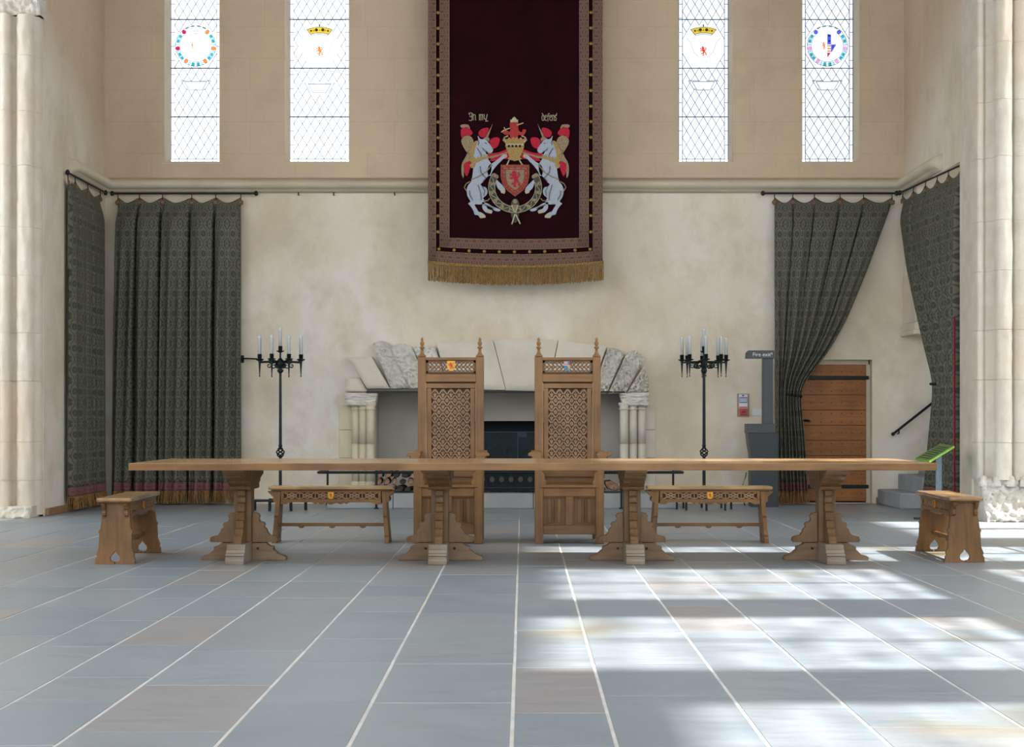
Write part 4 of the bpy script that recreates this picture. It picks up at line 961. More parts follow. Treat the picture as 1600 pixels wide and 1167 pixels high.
letters([(815, 112, 22, 48, hd), (840, 112, 18, 48, he), (862, 112, 18, 48, hf), (882, 112, 18, 48, he), (904, 112, 20, 48, hn), (926, 112, 18, 48, hs_)], 'motto_word')
rodb = thing('banner_rod', 'gilt pole from which the maroon banner hangs', 'rod', (BO.x, YN-0.02, bz(-112)+BO.z)); MB().tube([(-1.3, 0, 0.0), (1.3, 0, 0.0)], 0.025, 10).build('pole', M['gold'], rodb)
for x in (-1.1, 1.1): MB().tube([(x, 0, 0), (x, 0, TOP-(bz(-112)+BO.z))], 0.006, 6).build('cord', M['gold'], rodb)

# ------------------------------------------------------------ table
TY0, TY1 = 11.8, 13.2; TX0, TX1 = px(201, TY0), px(1464, TY0)
tb = thing('refectory_table', 'very long oak refectory table on four carved trestles in front of the thrones', 'table', ((TX0+TX1)/2, 12.5, 0))
hw = (TX1-TX0)/2
for k in range(4):
    a = -0.7+0.35*k
    MB().box(-hw+0.001*k, hw-0.001*k, a+0.0008, a+0.3492, 0.735, 0.79).build('plank', M['top'], tb, bev=0.004)
MB().box(-hw, hw, -0.705, -0.6995, 0.735, 0.787).build('edge_lipping', M['oak_x'], tb, bev=0.002)
def side_prof(s):   # stepped bracket above the foot, in (x,z)
    P_ = [(0.068, 0.142), (0.262, 0.142), (0.272, 0.160), (0.262, 0.185), (0.235, 0.192), (0.205, 0.200), (0.188, 0.222), (0.178, 0.250), (0.160, 0.262), (0.168, 0.285), (0.158, 0.300), (0.128, 0.305), (0.120, 0.330), (0.128, 0.352), (0.112, 0.372), (0.068, 0.380)]
    return [(s*a, b_) for a, b_ in P_]
def foot_prof(s, L=0.335, k=1.0):
    P_ = [(0.06, 0.0), (L, 0.0), (L+0.004, 0.022), (L-0.014, 0.036), (L-0.06, 0.050), (L-0.085, 0.075), (L-0.098, 0.082), (L-0.10, 0.108), (L-0.135, 0.118), (L-0.16, 0.138), (0.06, 0.138)]
    return [(s*a, b_*k) for a, b_ in P_]
def trestle(x):
    tr = bpy.data.objects.new('trestle', None); COL.objects.link(tr); tr.parent = tb; tr.location = (x-tb.location.x, 0, 0)
    MB().box(-0.067, 0.067, -0.07, 0.07, 0.138, 0.60).build('post', M['trestle'], tr, bev=0.004)
    for s in (-1, 1):
        MB().prism(foot_prof(s), -0.045, 0.045).build('foot', M['foot'], tr, bev=0.004)
        MB().prism(side_prof(s), -0.032, 0.032).build('bracket', M['trestle'], tr, bev=0.003)
        m = MB().prism([(s*(a), b_) for a, b_ in [(0.06, 0), (0.44, 0), (0.446, 0.030), (0.436, 0.048), (0.418, 0.050), (0.418, 0.060), (0.430, 0.068), (0.424, 0.082), (0.398, 0.088), (0.386, 0.112), (0.372, 0.118), (0.372, 0.128), (0.355, 0.15), (0.06, 0.15)]], -0.072, 0.072, 'yz')
        m.build('toe', M['toe'] if s < 0 else M['foot'], tr, bev=0.004)
        fin = [(0.05, 0.14), (0.30, 0.14), (0.305, 0.17), (0.285, 0.185), (0.29, 0.205), (0.255, 0.215), (0.235, 0.235), (0.24, 0.26), (0.215, 0.27), (0.20, 0.295), (0.205, 0.32), (0.18, 0.33), (0.165, 0.36), (0.172, 0.385), (0.15, 0.395), (0.14, 0.43), (0.147, 0.455), (0.125, 0.465), (0.12, 0.50), (0.14, 0.52), (0.135, 0.56), (0.05, 0.57)]
        MB().prism([(s*a, b_) for a, b_ in fin], -0.030, 0.030, 'yz').build('scroll_fin', M['trestle'], tr, bev=0.003)
    cap = [(-0.20, 0.566), (0.20, 0.566), (0.215, 0.59), (0.20, 0.60), (0.27, 0.625), (0.26, 0.64), (0.33, 0.655), (0.42, 0.675), (0.41, 0.69), (0.50, 0.715), (0.52, 0.735), (-0.52, 0.735), (-0.50, 0.715), (-0.41, 0.69), (-0.42, 0.675), (-0.33, 0.655), (-0.26, 0.64), (-0.27, 0.625), (-0.20, 0.60), (-0.215, 0.59)]
    MB().prism(cap, -0.085, 0.085, 'yz').build('bolster', M['trestle'], tr, bev=0.004)
    MB().prism([(-0.095, 0.64), (0.095, 0.64), (0.10, 0.70), (0.112, 0.735), (-0.112, 0.735), (-0.10, 0.70)], -0.2, 0.2).build('collar_block', M['trestle'], tr, bev=0.004)
    for s in (-1, 1): MB().lathe([(0.010, 0), (0.010, 0.006), (0.0, 0.008)], 0, 0, 8).build('peg', M['dark'], tr, loc=(s*0.115, -0.046, 0.095)).rotation_euler = (PI/2, 0, 0)
for x in (-2.22, -0.658, 0.868, 2.412): trestle(x)

# ------------------------------------------------------------ throne chairs
def throne(label, loc, arms):
    t = thing('throne_chair', label, 'chair', loc, 0, 'carved oak throne chairs')
    W2 = 0.308; yb = 0.62   # y=0 front, yb back
    for s in (-1, 1):
        MB().box(*sorted((s*W2, s*(W2-0.076))), yb-0.07, yb, 0, 1.70).build('back_post', M['oak'], t, bev=0.006)
        # finial
        MB().lathe([(0.036, 1.70), (0.038, 1.712), (0.024, 1.725), (0.014, 1.75), (0.012, 1.775), (0.024, 1.782), (0.024, 1.792), (0.012, 1.80), (0.018, 1.815), (0.022, 1.83), (0.014, 1.845), (0.010, 1.852), (0.015, 1.862), (0.008, 1.875), (0.0, 1.885)], s*(W2-0.038), yb-0.035, 12).build('finial', M['oak'], t)
        MB().prism([(s*(W2-0.076)+s*0.0, 1.735), (s*(W2-0.06), 1.8), (s*(W2-0.05), 1.80)], 0, 0.001)
        # front post with shaped spandrel into the open front
        i0 = W2+0.002
        fpz = [(i0, 0), (i0-0.074, 0), (i0-0.074, 0.52), (i0-0.10, 0.53), (i0-0.105, 0.56), (i0-0.085, 0.58), (i0-0.088, 0.62), (i0-0.06, 0.65), (i0-0.062, 0.69), (i0-0.03, 0.74), (i0, 0.76)]
        MB().prism([(s*a, b_) for a, b_ in fpz], 0, 0.07).build('front_post', M['oak'], t, bev=0.005)
        # arm with scroll end
        ar = [(-0.03, 0.788), (-0.038, 0.805), (-0.02, 0.82), (0.02, 0.818), (0.07, 0.80), (yb-0.07, 0.83), (yb-0.07, 0.795), (0.07, 0.775), (0.0, 0.758)]
        MB().prism(ar, *sorted((s*(W2-0.04), s*(W2+0.035))), 'yz').build('arm', M['oak_y'], t, bev=0.006)
        sb = MB().prism([(s*(W2-0.05)+0.0, 0.76), (s*(W2+0.02), 0.76), (s*(W2+0.03), 0.785), (s*(W2+0.062), 0.79), (s*(W2+0.066), 0.806), (s*(W2+0.045), 0.824), (s*(W2-0.045), 0.826), (s*(W2-0.065), 0.80)], -0.04, 0.03)
        sb.build('arm_scroll', M['oak_x'], t, bev=0.006)
        # side panels below seat and under arm
        MB().box(*sorted((s*(W2-0.03), s*(W2-0.05))), 0.07, yb-0.07, 0.10, 0.70).build('side_panel', M['oak'], t)
        MB().box(*sorted((s*(W2-0.012), s*(W2-0.065))), 0.07, yb-0.07, 0.44, 0.51).build('side_rail', M['oak_y'], t, bev=0.004)
        MB().box(*sorted((s*(W2-0.012), s*(W2-0.065))), 0.07, yb-0.07, 0.085, 0.17).build('side_rail', M['oak_y'], t, bev=0.004)
    i = W2-0.072
    MB().box(-i-0.03, i+0.03, -0.008, yb-0.06, 0.505, 0.53).build('seat', M['oak_x'], t, bev=0.006)
    MB().box(-i, i, 0.01, 0.06, 0.425, 0.505).build('front_rail', M['oak_x'], t, bev=0.004)
    MB().box(-i, i, 0.01, 0.06, 0.085, 0.168).build('front_rail', M['oak_x'], t, bev=0.004)
    MB().box(-0.034, 0.034, 0.012, 0.055, 0.168, 0.425).build('middle_stile', M['oak'], t, bev=0.003)
    for s in (-1, 1):
        cx = s*(0.034+i)/2; hw_ = (i-0.034)/2
        p = MB().box(cx-hw_, cx+hw_, 0.046, 0.056, 0.168, 0.425).build('front_panel', M['oak'], t)
        f = MB()
        for dx in (-0.009, 0.009): f.box(cx+dx-0.004, cx+dx+0.004, 0.026, 0.047, 0.20, 0.395)
        for dx in (-0.045, 0.045): f.box(cx+dx-0.018, cx+dx+0.018, 0.040, 0.047, 0.19, 0.405)
        f.build('linenfold', M['oak'], p, bev=0.003)
        f = MB()
        for (x0_, x1_, z0_, z1_) in ((cx-hw_, cx+hw_, 0.415, 0.425), (cx-hw_, cx+hw_, 0.168, 0.178), (cx-hw_, cx-hw_+0.008, 0.168, 0.425), (cx+hw_-0.008, cx+hw_, 0.168, 0.425)): f.box(x0_, x1_, 0.026, 0.047, z0_, z1_)
        f.build('moulding', M['oak_x'], p, bev=0.002)
    # back: lower board, frame, tracery
    yy = yb-0.05
    MB().box(-i-0.003, i+0.003, yy, yy+0.02, 0.12, 0.72).build('lower_back', M['oak_x'], t)
    MB().box(-i-0.003, i+0.003, yb-0.072, yb-0.01, 0.58, 0.64).build('back_rail', M['oak_x'], t, bev=0.004)
    MB().box(-i-0.003, i+0.003, yb-0.066, yb-0.004, 1.466, 1.54).build('back_rail', M['oak_x'], t, bev=0.006)
    MB().box(-i-0.003, i+0.003, yb-0.062, yb-0.008, 1.668, 1.695).build('top_rail', M['oak_x'], t, bev=0.004)
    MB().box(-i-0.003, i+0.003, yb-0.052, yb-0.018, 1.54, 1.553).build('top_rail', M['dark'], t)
    for s in (-1, 1):
        MB().box(*sorted((s*(i-0.012), s*(i-0.055))), yb-0.058, yb-0.02, 0.64, 1.4075).build('inner_stile', M['oak'], t, bev=0.003)
        MB().tube([(s*(i-0.003), yb-0.066, 0.64), (s*(i-0.003), yb-0.066, 1.458)], 0.005, 6).build('bead', M['trac'], t)
    MB().box(-i+0.002, i-0.002, yb-0.059, yb-0.02, 1.408, 1.452).build('inner_rail', M['oak_x'], t, bev=0.003)
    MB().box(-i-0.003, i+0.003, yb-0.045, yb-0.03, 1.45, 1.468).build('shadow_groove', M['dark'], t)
    w2 = i-0.05; z0, z1 = 0.64, 1.41
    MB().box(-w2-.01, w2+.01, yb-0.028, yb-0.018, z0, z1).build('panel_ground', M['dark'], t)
    dw = 0.0752; dh = 0.109; tm = MB(); yf = yb-0.034
    def cl(p, q, wd, dep=0.012):
        # clip segment to panel
        (xa, za), (xb, zb) = p, q; t0, t1 = 0.0, 1.0
        for d, a, lo, hi in ((xb-xa, xa, -w2, w2), (zb-za, za, z0, z1)):
            if abs(d) < 1e-9:
                if not lo <= a <= hi: return
                continue
            u0, u1 = sorted(((lo-a)/d, (hi-a)/d)); t0 = max(t0, u0); t1 = min(t1, u1)
        if t1-t0 < 0.02: return
        tm.bar((xa+(xb-xa)*t0, yf, za+(zb-za)*t0), (xa+(xb-xa)*t1, yf, za+(zb-za)*t1), wd, dep)
    for k in range(-14, 15):
        for s in (-1, 1):
            x = k*dw; cl((x, z0-0.0), (x+s*dw*8, z0+dh*8), 0.0065)
    nj = int((z1-z0)/dh)+1
    for j in range(nj+1):
        for q in range(-3, 4):
            x = q*dw+dw/2; z = z0+j*dh     # small diamond flowers sit at half cells of one parity
            if abs(x) < w2-0.012 and z0+0.015 < z < z1-0.015:
                a, b_ = 0.015, 0.019
                for p_, q_ in (((x-a, z), (x, z+b_)), ((x, z+b_), (x+a, z)), ((x+a, z), (x, z-b_)), ((x, z-b_), (x-a, z))): tm.bar((p_[0], yf+0.002, p_[1]), (q_[0], yf+0.002, q_[1]), 0.004, 0.010)
                tm.prism([(x-0.006, z), (x, z+0.008), (x+0.006, z), (x, z-0.008)], yf-0.003, yf+0.006)
            x = q*dw; z = z0+(j+0.5)*dh
            if abs(x) < w2-0.01 and z < z1-0.03:
                tm.bar((x, yf, z-0.040), (x, yf, z+0.040), 0.005, 0.010)
                for s in (-1, 1):
                    tm.bar((x, yf, z-0.012), (x+s*0.013, yf, z+0.010), 0.005, 0.010); tm.bar((x+s*0.013, yf, z+0.010), (x+s*0.016, yf, z-0.004), 0.004, 0.010)
                tm.bar((x-0.012, yf, z-0.014), (x+0.012, yf, z-0.014), 0.004, 0.010)
    tm.build('carved_tracery', M['trac'], t)
    # pierced crest panel
    cm = MB(); yc = yb-0.045; a0, a1, c0, c1 = -i+0.01, i-0.01, 1.553, 1.668
    for (x0_, x1_, z0_, z1_) in ((a0-.01, a1+.01, c1-0.022, c1), (a0-.01, a1+.01, c0, c0+0.014), (a0-.01, a0+0.014, c0, c1), (a1-0.014, a1+.01, c0, c1)): cm.box(x0_, x1_, yc, yc+0.02, z0_, z1_)
    nseg = 11; L = a1-a0-0.028; hh = (c1-0.022-c0-0.014)/2
    for r_ in range(2):
        for k in range(nseg):
            xa_ = a0+0.014+L*k/nseg; xb_ = xa_+L/nseg; za_ = c0+0.014+hh*r_; zb_ = za_+hh; xc_ = (xa_+xb_)/2; zc_ = (za_+zb_)/2
            ang = (0.5 if r_ else -0.5)*(1 if xc_ < 0 else -1)*-1; ring = []; box_ = []
            for q in range(12):
                th = 2*PI*q/12; ex, ez = 0.0145*cos(th), 0.0088*sin(th)*(1.0-0.45*cos(th)*(1 if xc_ < 0 else -1))
                ring.append((xc_+ex*cos(ang)-ez*sin(ang), zc_+ex*sin(ang)+ez*cos(ang)))
                m_ = max(abs(cos(th)), abs(sin(th))); box_.append((xc_+(xb_-xa_)/2*cos(th)/m_, zc_+hh/2*sin(th)/m_))
            vv = [(x, y_, z) for y_ in (yc+0.003, yc+0.016) for x, z in box_+ring]
            ff = []
            for q in range(12):
                p = (q+1) % 12; ff += [(q, p, 12+p, 12+q), (24+q, 36+q, 36+p, 24+p), (12+q, 12+p, 36+p, 36+q)]
            cm.add(vv, ff)
    cm.build('crest_tracery', M['crest'], t)
    sh = MB(); shield(sh, 0.002, 1.567, 0.076, 0.096, yc-0.012, yc)
    if arms == 'lion':
        so = sh.build('shield', M['yellow'], t, label='yellow shield with a red rampant lion')
        m = MB(); lion(m, 0.002, 1.618, 0.046, 0.062, yc-0.015, yc-0.011); m.build('lion', M['sred'], so)
    else:
        so = sh.build('shield', M['sblue'], t, label='blue, red and white quartered shield')
        m = MB()
        for k in range(3): m.box(-0.034, 0.0, yc-0.015, yc-0.011, 1.655-k*0.014, 1.661-k*0.014)
        m.box(0.018, 0.038, yc-0.015, yc-0.011, 1.62, 1.661); m.build('red_charge', M['vermil'], so)
        m = MB()
        for k in range(3): m.box(-0.034, 0.0, yc-0.014, yc-0.011, 1.648-k*0.014, 1.655-k*0.014)
        m.build('white_charge', M['swhite'], so)
        m = MB(); lion(m, 0.012, 1.605, 0.036, 0.05, yc-0.016, yc-0.011); m.build('lion', M['yellow'], so)
    return t
throne('left tall oak throne chair whose crest has a yellow shield with red lion', (-0.672, 14.07, 0), 'lion')
throne('right tall oak throne chair whose crest has a blue and red quartered shield', (0.418, 14.07, 0), 'quartered')

# ------------------------------------------------------------ benches
def bench(label, loc, rz):
    t = thing('bench', label, 'bench', loc, rz, 'carved oak benches round the table')
    L = 0.565
    MB().box(-L, L, -0.135, 0.135, 0.482, 0.512).build('seat', M['top'], t, bev=0.010)
    MB().box(-L+0.03, L-0.03, -0.115, 0.115, 0.470, 0.482).build('seat_moulding', M['oak_x'], t, bev=0.004)
    # leg panel polygon in (y,z), with spade shaped cut-out open through a slit
    half = [(0.155, 0.0), (0.150, 0.045), (0.140, 0.055), (0.146, 0.075), (0.128, 0.12), (0.124, 0.23), (0.132, 0.25), (0.118, 0.27), (0.105, 0.38), (0.098, 0.475)]
    hole = [(0.006, 0.0), (0.006, 0.014), (0.030, 0.018), (0.040, 0.038), (0.036, 0.060), (0.018, 0.078), (0.0, 0.102)]
    poly = half+[(-a, b_) for a, b_ in half[::-1]]+[(-a, b_) for a, b_ in hole[:-1]]+[hole[-1]]+[(a, b_) for a, b_ in hole[:-1][::-1]]
    for s in (-1, 1):
        mb = MB().prism(poly, 0, 0.038, 'yz')
        # splay outwards to the floor
        mb.v = [(s*(0.455+0.038-x+0.036*(0.475-z)/0.475), y, z) for x, y, z in mb.v]
        mb.build('leg', M['oak'], t, bev=0.002)
        for sy in (-1, 1):
            w = [(0.085, 0.470), (0.0, 0.470), (0.0, 0.335), (0.010, 0.340), (0.016, 0.365), (0.034, 0.375), (0.040, 0.395), (0.030, 0.415), (0.050, 0.428), (0.062, 0.445), (0.075, 0.452)]
            MB().prism([(s*(0.490+a), b_) for a, b_ in w], sy*0.085-0.014, sy*0.085+0.014).build('bracket', M['oak'], t, bev=0.002)
    for sy in (-1, 1):
        y0_, y1_ = sorted((sy*0.112, sy*0.092)); x = 0.452
        a = bpy.data.objects.new('apron', None)
        mb = MB(); mb.box(-x, x, y0_, y1_, 0.455, 0.472)
        lo = [(-x, 0.398), (x, 0.398), (x, 0.350), (x-0.05, 0.350), (x-0.07, 0.362), (x-0.10, 0.368), (0.17, 0.368), (0.14, 0.352), (0.12, 0.362), (0.09, 0.350), (0.05, 0.362), (0, 0.346), (-0.05, 0.362), (-0.09, 0.350), (-0.12, 0.362), (-0.14, 0.352), (-0.17, 0.368), (-x+0.10, 0.368), (-x+0.07, 0.362), (-x+0.05, 0.350), (-x, 0.350)]
        mb.prism(lo, y0_, y1_); mb.box(-x, -x+0.025, y0_, y1_, 0.39, 0.46); mb.box(x-0.025, x, y0_, y1_, 0.39, 0.46)
        ap = mb.build('apron', M['oak_x'], t, bev=0.002)
        MB().box(-x, x, (y0_+y1_)/2+sy*-0.008-0.002, (y0_+y1_)/2+sy*-0.008+0.002, 0.395, 0.46).build('apron_ground', M['dark'], ap)
        tm = MB(); ym = (y0_+y1_)/2+sy*0.004
        for k in range(6):
            xa = -x+0.028+k*(2*x-0.056)/6; xb = xa+(2*x-0.056)/6; xc = (xa+xb)/2
            if k: tm.bar((xa, ym, 0.398), (xa, ym, 0.456), 0.007, 0.010)
            tm.bar((xa, ym, 0.398), (xb, ym, 0.456), 0.006, 0.009); tm.bar((xa, ym, 0.456), (xb, ym, 0.398), 0.006, 0.009)
            for (p, q) in (((xa+0.025, 0.427), (xc, 0.452)), ((xc, 0.452), (xb-0.025, 0.427)), ((xb-0.025, 0.427), (xc, 0.402)), ((xc, 0.402), (xa+0.025, 0.427))): tm.bar((p[0], ym, p[1]), (q[0], ym, q[1]), 0.005, 0.009)
            tm.prism([(xc-0.014, 0.427), (xc, 0.438), (xc+0.014, 0.427), (xc, 0.416)], ym-0.004, ym+0.004)
        tm.build('apron_tracery', M['trac'], ap)
        sh = MB(); ys = sy*0.112; shield(sh, 0, 0.398, 0.052, 0.062, *sorted((ys, ys+sy*0.008)))
        so = sh.build('shield', M['yellow'], t, label='small yellow shield with red lion'); lm = MB(); lion(lm, 0, 0.432, 0.028, 0.040, *sorted((ys+sy*0.007, ys+sy*0.011))); lm.build('lion', M['sred'], so)
    st = [(-0.50, 0.175), (0.50, 0.175), (0.50, 0.145)]
    for c in (0.28, 0.0, -0.28): st += [(c+0.03, 0.145), (c+0.02, 0.132), (c, 0.128), (c-0.02, 0.132), (c-0.03, 0.145)]
    st += [(-0.50, 0.145)]
    MB().prism(st, -0.018, 0.018).build('stretcher', M['oak_x'], t, bev=0.002)
    return t
b0 = bench('oak bench left of the left throne, facing the front, behind the table', (-1.735, 14.28, 0), 0)
dup(b0, (1.69, 14.28, 0), 0, 'oak bench right of the right throne, facing the front, behind the table')
dup(b0, (-3.175, 12.66, 0), PI/2+R(2), 'oak bench seen end-on at the left end of the long table')
dup(b0, (3.475, 12.80, 0), PI/2-R(1.5), 'oak bench seen end-on at the right end of the long table')

# ------------------------------------------------------------ candelabra
def candelabrum(label, loc, rz):
    t = thing('candelabrum', label, 'candelabrum', loc, rz, 'black wrought iron floor candelabra')
    MB().tube([(0, 0, 0.10), (0, 0, 0.62)], 0.020, 8).build('stem', M['iron'], t)
    MB().tube([(0, 0, 0.79), (0, 0, 1.74)], [0.020, 0.016], 8).build('stem', M['iron'], t)
    mb = MB()
    for k in range(4):
        mb.tube([(0.048*sin(PI*q/12)*cos(k*PI/2+q*0.42), 0.048*sin(PI*q/12)*sin(k*PI/2+q*0.42), 0.635+0.14*q/12) for q in range(13)], 0.009, 6)
    mb.lathe([(0.016, 0.60), (0.026, 0.615), (0.020, 0.635), (0.01, 0.645)], 0, 0, 10); mb.lathe([(0.01, 0.765), (0.022, 0.775), (0.026, 0.79), (0.016, 0.81)], 0, 0, 10)
    mb.build('basket_twist', M['iron'], t)
    MB().lathe([(0.016, 1.68), (0.036, 1.70), (0.040, 1.72), (0.022, 1.735), (0.030, 1.75), (0.046, 1.77), (0.042, 1.80), (0.05, 1.83), (0.03, 1.85), (0.012, 1.87)], 0, 0, 12).build('knop', M['iron'], t)
    MB().tube([(0, 0, 1.85), (0, 0, 1.96)], 0.012, 8).build('upper_stem', M['iron'], t)
    def cup(x, y, z): return MB().lathe([(0.008, z-0.03), (0.05, z-0.008), (0.05, z-0.002), (0.024, z), (0.026, z+0.055), (0.02, z+0.055)], x, y, 12)
    cup(0, 0, 1.96).build('candle_cup', M['iron'], t)
    cd = MB().lathe([(0.020, 0), (0.020, 0.24), (0.0215, 0.243), (0.0215, 0.262), (0.012, 0.275), (0.006, 0.278)], 0, 0, 12).mesh('candle_tube', M['candle'])
    def candle(x, y, z):
        o = bpy.data.objects.new('candle_tube', cd); COL.objects.link(o); o.parent = t; o.location = (x, y, z)
    candle(0, 0, 1.97)
    for k in range(8):
        a = k*PI/4; c, s_ = cos(a), sin(a); r0 = 0.272
        mb = MB(); mb.bar((0.03*c, 0.03*s_, 1.825), (r0*c, r0*s_, 1.815), 0.014, 0.022)
        # scrolls beneath the arm
        def sc(cx, cz, r_, turns, st): return [((cx+r_*(1-q/22)*cos(st+turns*q/18*2*PI))*c, (cx+r_*(1-q/22)*cos(st+turns*q/18*2*PI))*s_, cz+r_*(1-q/22)*sin(st+turns*q/18*2*PI)) for q in range(19)]
        mb.tube(sc(0.15, 1.775, 0.035, 1.2, PI/2), 0.006, 5); mb.tube(sc(0.085, 1.77, 0.042, -1.1, PI/2), 0.006, 5)
        mb.build('arm', M['iron'], t)
        mb = cup(r0*c, r0*s_, 1.855); mb.tube([(r0*c, r0*s_, 1.83), (r0*c, r0*s_, 1.79), (r0*c, r0*s_, 1.66)], [0.018, 0.013, 0.004], 8); mb.lathe([(0.002, 1.635), (0.009, 1.645), (0.002, 1.658)], r0*c, r0*s_, 8)
        mb.build('candle_cup', M['iron'], t); candle(r0*c, r0*s_, 1.862)
        mb = MB(); mb.bar((0.0, 0.0, 0.115), (0.34*c, 0.34*s_, 0.115), 0.022); mb.bar((0.335*c, 0.335*s_, 0.125), (0.335*c, 0.335*s_, 0.0), 0.026)
        if k % 2 == 0 or True: mb.build('foot', M['iron'], t)
    MB().lathe([(0.05, 0.10), (0.055, 0.13), (0.03, 0.15), (0.02, 0.17)], 0, 0, 12).build('hub', M['iron'], t)
    return t
c0 = candelabrum('tall black iron floor candelabrum between the left curtain and the fireplace', (px(440, 19.4), 19.3, 0), R(31.3))
dup(c0, (px(1100, 19.4), 19.4, 0), R(-1.6), 'tall black iron floor candelabrum between the fireplace and the fire exit sign')

# ------------------------------------------------------------ door
dr = bpy.data.objects.new('door_1', None); COL.objects.link(dr); dr['kind'] = 'structure'; dr.location = (DX0, YB+0.12, 0)
dw_ = DX1-DX0-0.05; n = 9; dz = 1.84; rd = random.Random(2)
zs = [0.025]+[0.025+(dz-0.025)*(k+1)/n for k in range(n)]
for k in range(n):
    MB().box(0.03, dw_, 0.0+rd.uniform(0, 0.003), 0.045, zs[k]+0.002, zs[k+1]-0.002).build('plank', M['door'], dr, bev=0.004)
m = MB()
for k in range(n):
    for q in range(7):
        for zz in (zs[k]+0.045, zs[k+1]-0.045) if k % 2 else ((zs[k]+zs[k+1])/2,): m.lathe([(0.009, 0), (0.006, 0.004), (0.0, 0.006)], 0, 0, 6) if False else m.prism([(0.09+q*0.135+0.007*cos(a), zz+0.007*sin(a)) for a in [PI*j/3 for j in range(6)]], -0.005, 0.004)
m.build('nail_heads', M['black'], dr, kind='stuff')
for z in (1.665, 0.22):
    h = MB().box(0.12, dw_+0.03, -0.012, 0.0, z-0.024, z+0.024).build('strap_hinge', M['iron'], dr, bev=0.004)
    m = MB()
    for q in range(6): m.prism([(0.2+q*0.135+0.009*cos(a), z+0.009*sin(a)) for a in [PI*j/3 for j in range(6)]], -0.018, -0.012)
    m.build('bolt', M['iron'], h)
MB().box(0.09, 0.22, -0.015, 0.0, 0.85, 0.98).build('lock_case', M['door'], dr, bev=0.004)
MB().tube([(0.13, -0.01, 1.1), (0.13, -0.06, 1.1), (0.2, -0.07, 1.09)], 0.014, 8).build('door_handle', M['iron'], dr)
MB().box(-0.0, 0.03, -0.03, 0.05, 0, dz).build('door_frame', M['oak'], dr); fr_ = MB(); fr_.box(dw_, dw_+0.05, 0.01, 0.05, 0, dz); fr_.box(0, dw_+0.03, 0.01, 0.05, dz, DZ+0.0); fr_.build('door_frame', M['reveal'], dr)  # pale top and right pieces paint the lit edges of the door reveal
MB().box(0, dw_+0.05, 0.05, 0.07, 0, DZ).build('door_back', M['dark'], dr)

# stair and handrail
stp = thing('stone_stair', 'grey stone steps rising to the right behind the tied side curtain', 'stair', (4.68, YB, 0))
for k in range(10):
    MB().box(k*0.27, k*0.27+(0.3 if k < 9 else 1.5), -1.25, -0.002, 0.0 if k < 1 else k*0.2-0.04, (k+1)*0.2-0.005).build('step', M['step'], stp, bev=0.015)
    if k: MB().box(k*0.27+0.02, k*0.27+0.28, -1.23, -0.01, 0, k*0.2-0.04).build('riser', M['step'], stp)
hr = thing('handrail', 'sloping black iron handrail on the wall right of the door', 'handrail', (px(1396, 20.6), 20.62, pz(678, 20.6)))
dx, dz_ = px(1462, 20.6)-px(1396, 20.6), pz(626, 20.6)-pz(678, 20.6)
MB().tube([(0, 0, 0), (dx, 0, dz_), (dx*2.2, 0, dz_*2.2)], 0.017, 8).build('rail', M['iron'], hr)
MB().lathe([(0.004, -0.026), (0.022, -0.015), (0.026, 0), (0.022, 0.015), (0.004, 0.026)], 0, 0, 10).build('knob', M['iron'], hr)
for q in (0.14, 1.0, 1.9): MB().tube([(dx*q, 0, dz_*q), (dx*q, 0.0, dz_*q-0.05), (dx*q, 0.08, dz_*q-0.06)], 0.009, 6).build('bracket', M['iron'], hr)

# ------------------------------------------------------------ signs and fittings
def text(s, size, m, name, parent, loc, rot=(PI/2, 0, 0), ext=0.001):
    cu = bpy.data.curves.new(name, 'FONT'); cu.body = s; cu.size = size; cu.extrude = ext; cu.align_x = 'LEFT'
    o = bpy.data.objects.new(name, cu); COL.objects.link(o)
    me = bpy.data.meshes.new_from_object(o.evaluated_get(bpy.context.evaluated_depsgraph_get()))
    bpy.data.objects.remove(o); me.materials.clear(); me.materials.append(m)
    o = bpy.data.objects.new(name, me); COL.objects.link(o); o.parent = parent; o.location = loc; o.rotation_euler = rot; return o
YT = 19.9
tt = thing('fire_exit_stand', 'charcoal fire exit sign stand with arrow sign, left of the tied curtain', 'sign', (px(1192, YT), YT, 0))
X_ = lambda x: px(x, YT)-tt.location.x
MB().prism([(X_(1174), 0), (X_(1216), 0), (X_(1216), 0.94), (X_(1169), 0.94), (X_(1171), 0.80), (X_(1174), 0.66)], 0, 0.28).build('pedestal', M['grey2'], tt, bev=0.004)
MB().box(X_(1168), X_(1210), -0.004, 0.28, 0.94, pz(662, YT)).build('ledge', M['grey'], tt, bev=0.003)
MB().box(X_(1192), X_(1208), 0, 0.10, pz(662, YT), pz(560, YT)).build('upright', M['grey'], tt, bev=0.003)
hd_ = MB().prism([(X_(1166), pz(560, YT)), (X_(1210), pz(560, YT)), (X_(1210), pz(547.5, YT)), (X_(1170), pz(547.5, YT)), (X_(1166.5), pz(551, YT))], -0.02, 0.11).build('sign_head', M['grey'], tt, bev=0.002)
text('Fire exit', 0.068, M['signtxt'], 'lettering', hd_, (X_(1175.5), -0.0215, pz(556.6, YT)))
m = MB(); ax, az = X_(1203.5), pz(554, YT)
m.bar((ax-0.016, -0.022, az-0.016), (ax+0.018, -0.022, az+0.018), 0.007, 0.003); m.bar((ax-0.002, -0.022, az+0.02), (ax+0.021, -0.022, az+0.02), 0.007, 0.003); m.bar((ax+0.02, -0.022, az-0.002), (ax+0.02, -0.022, az+0.021), 0.007, 0.003)
m.build('arrow', M['signtxt'], hd_)
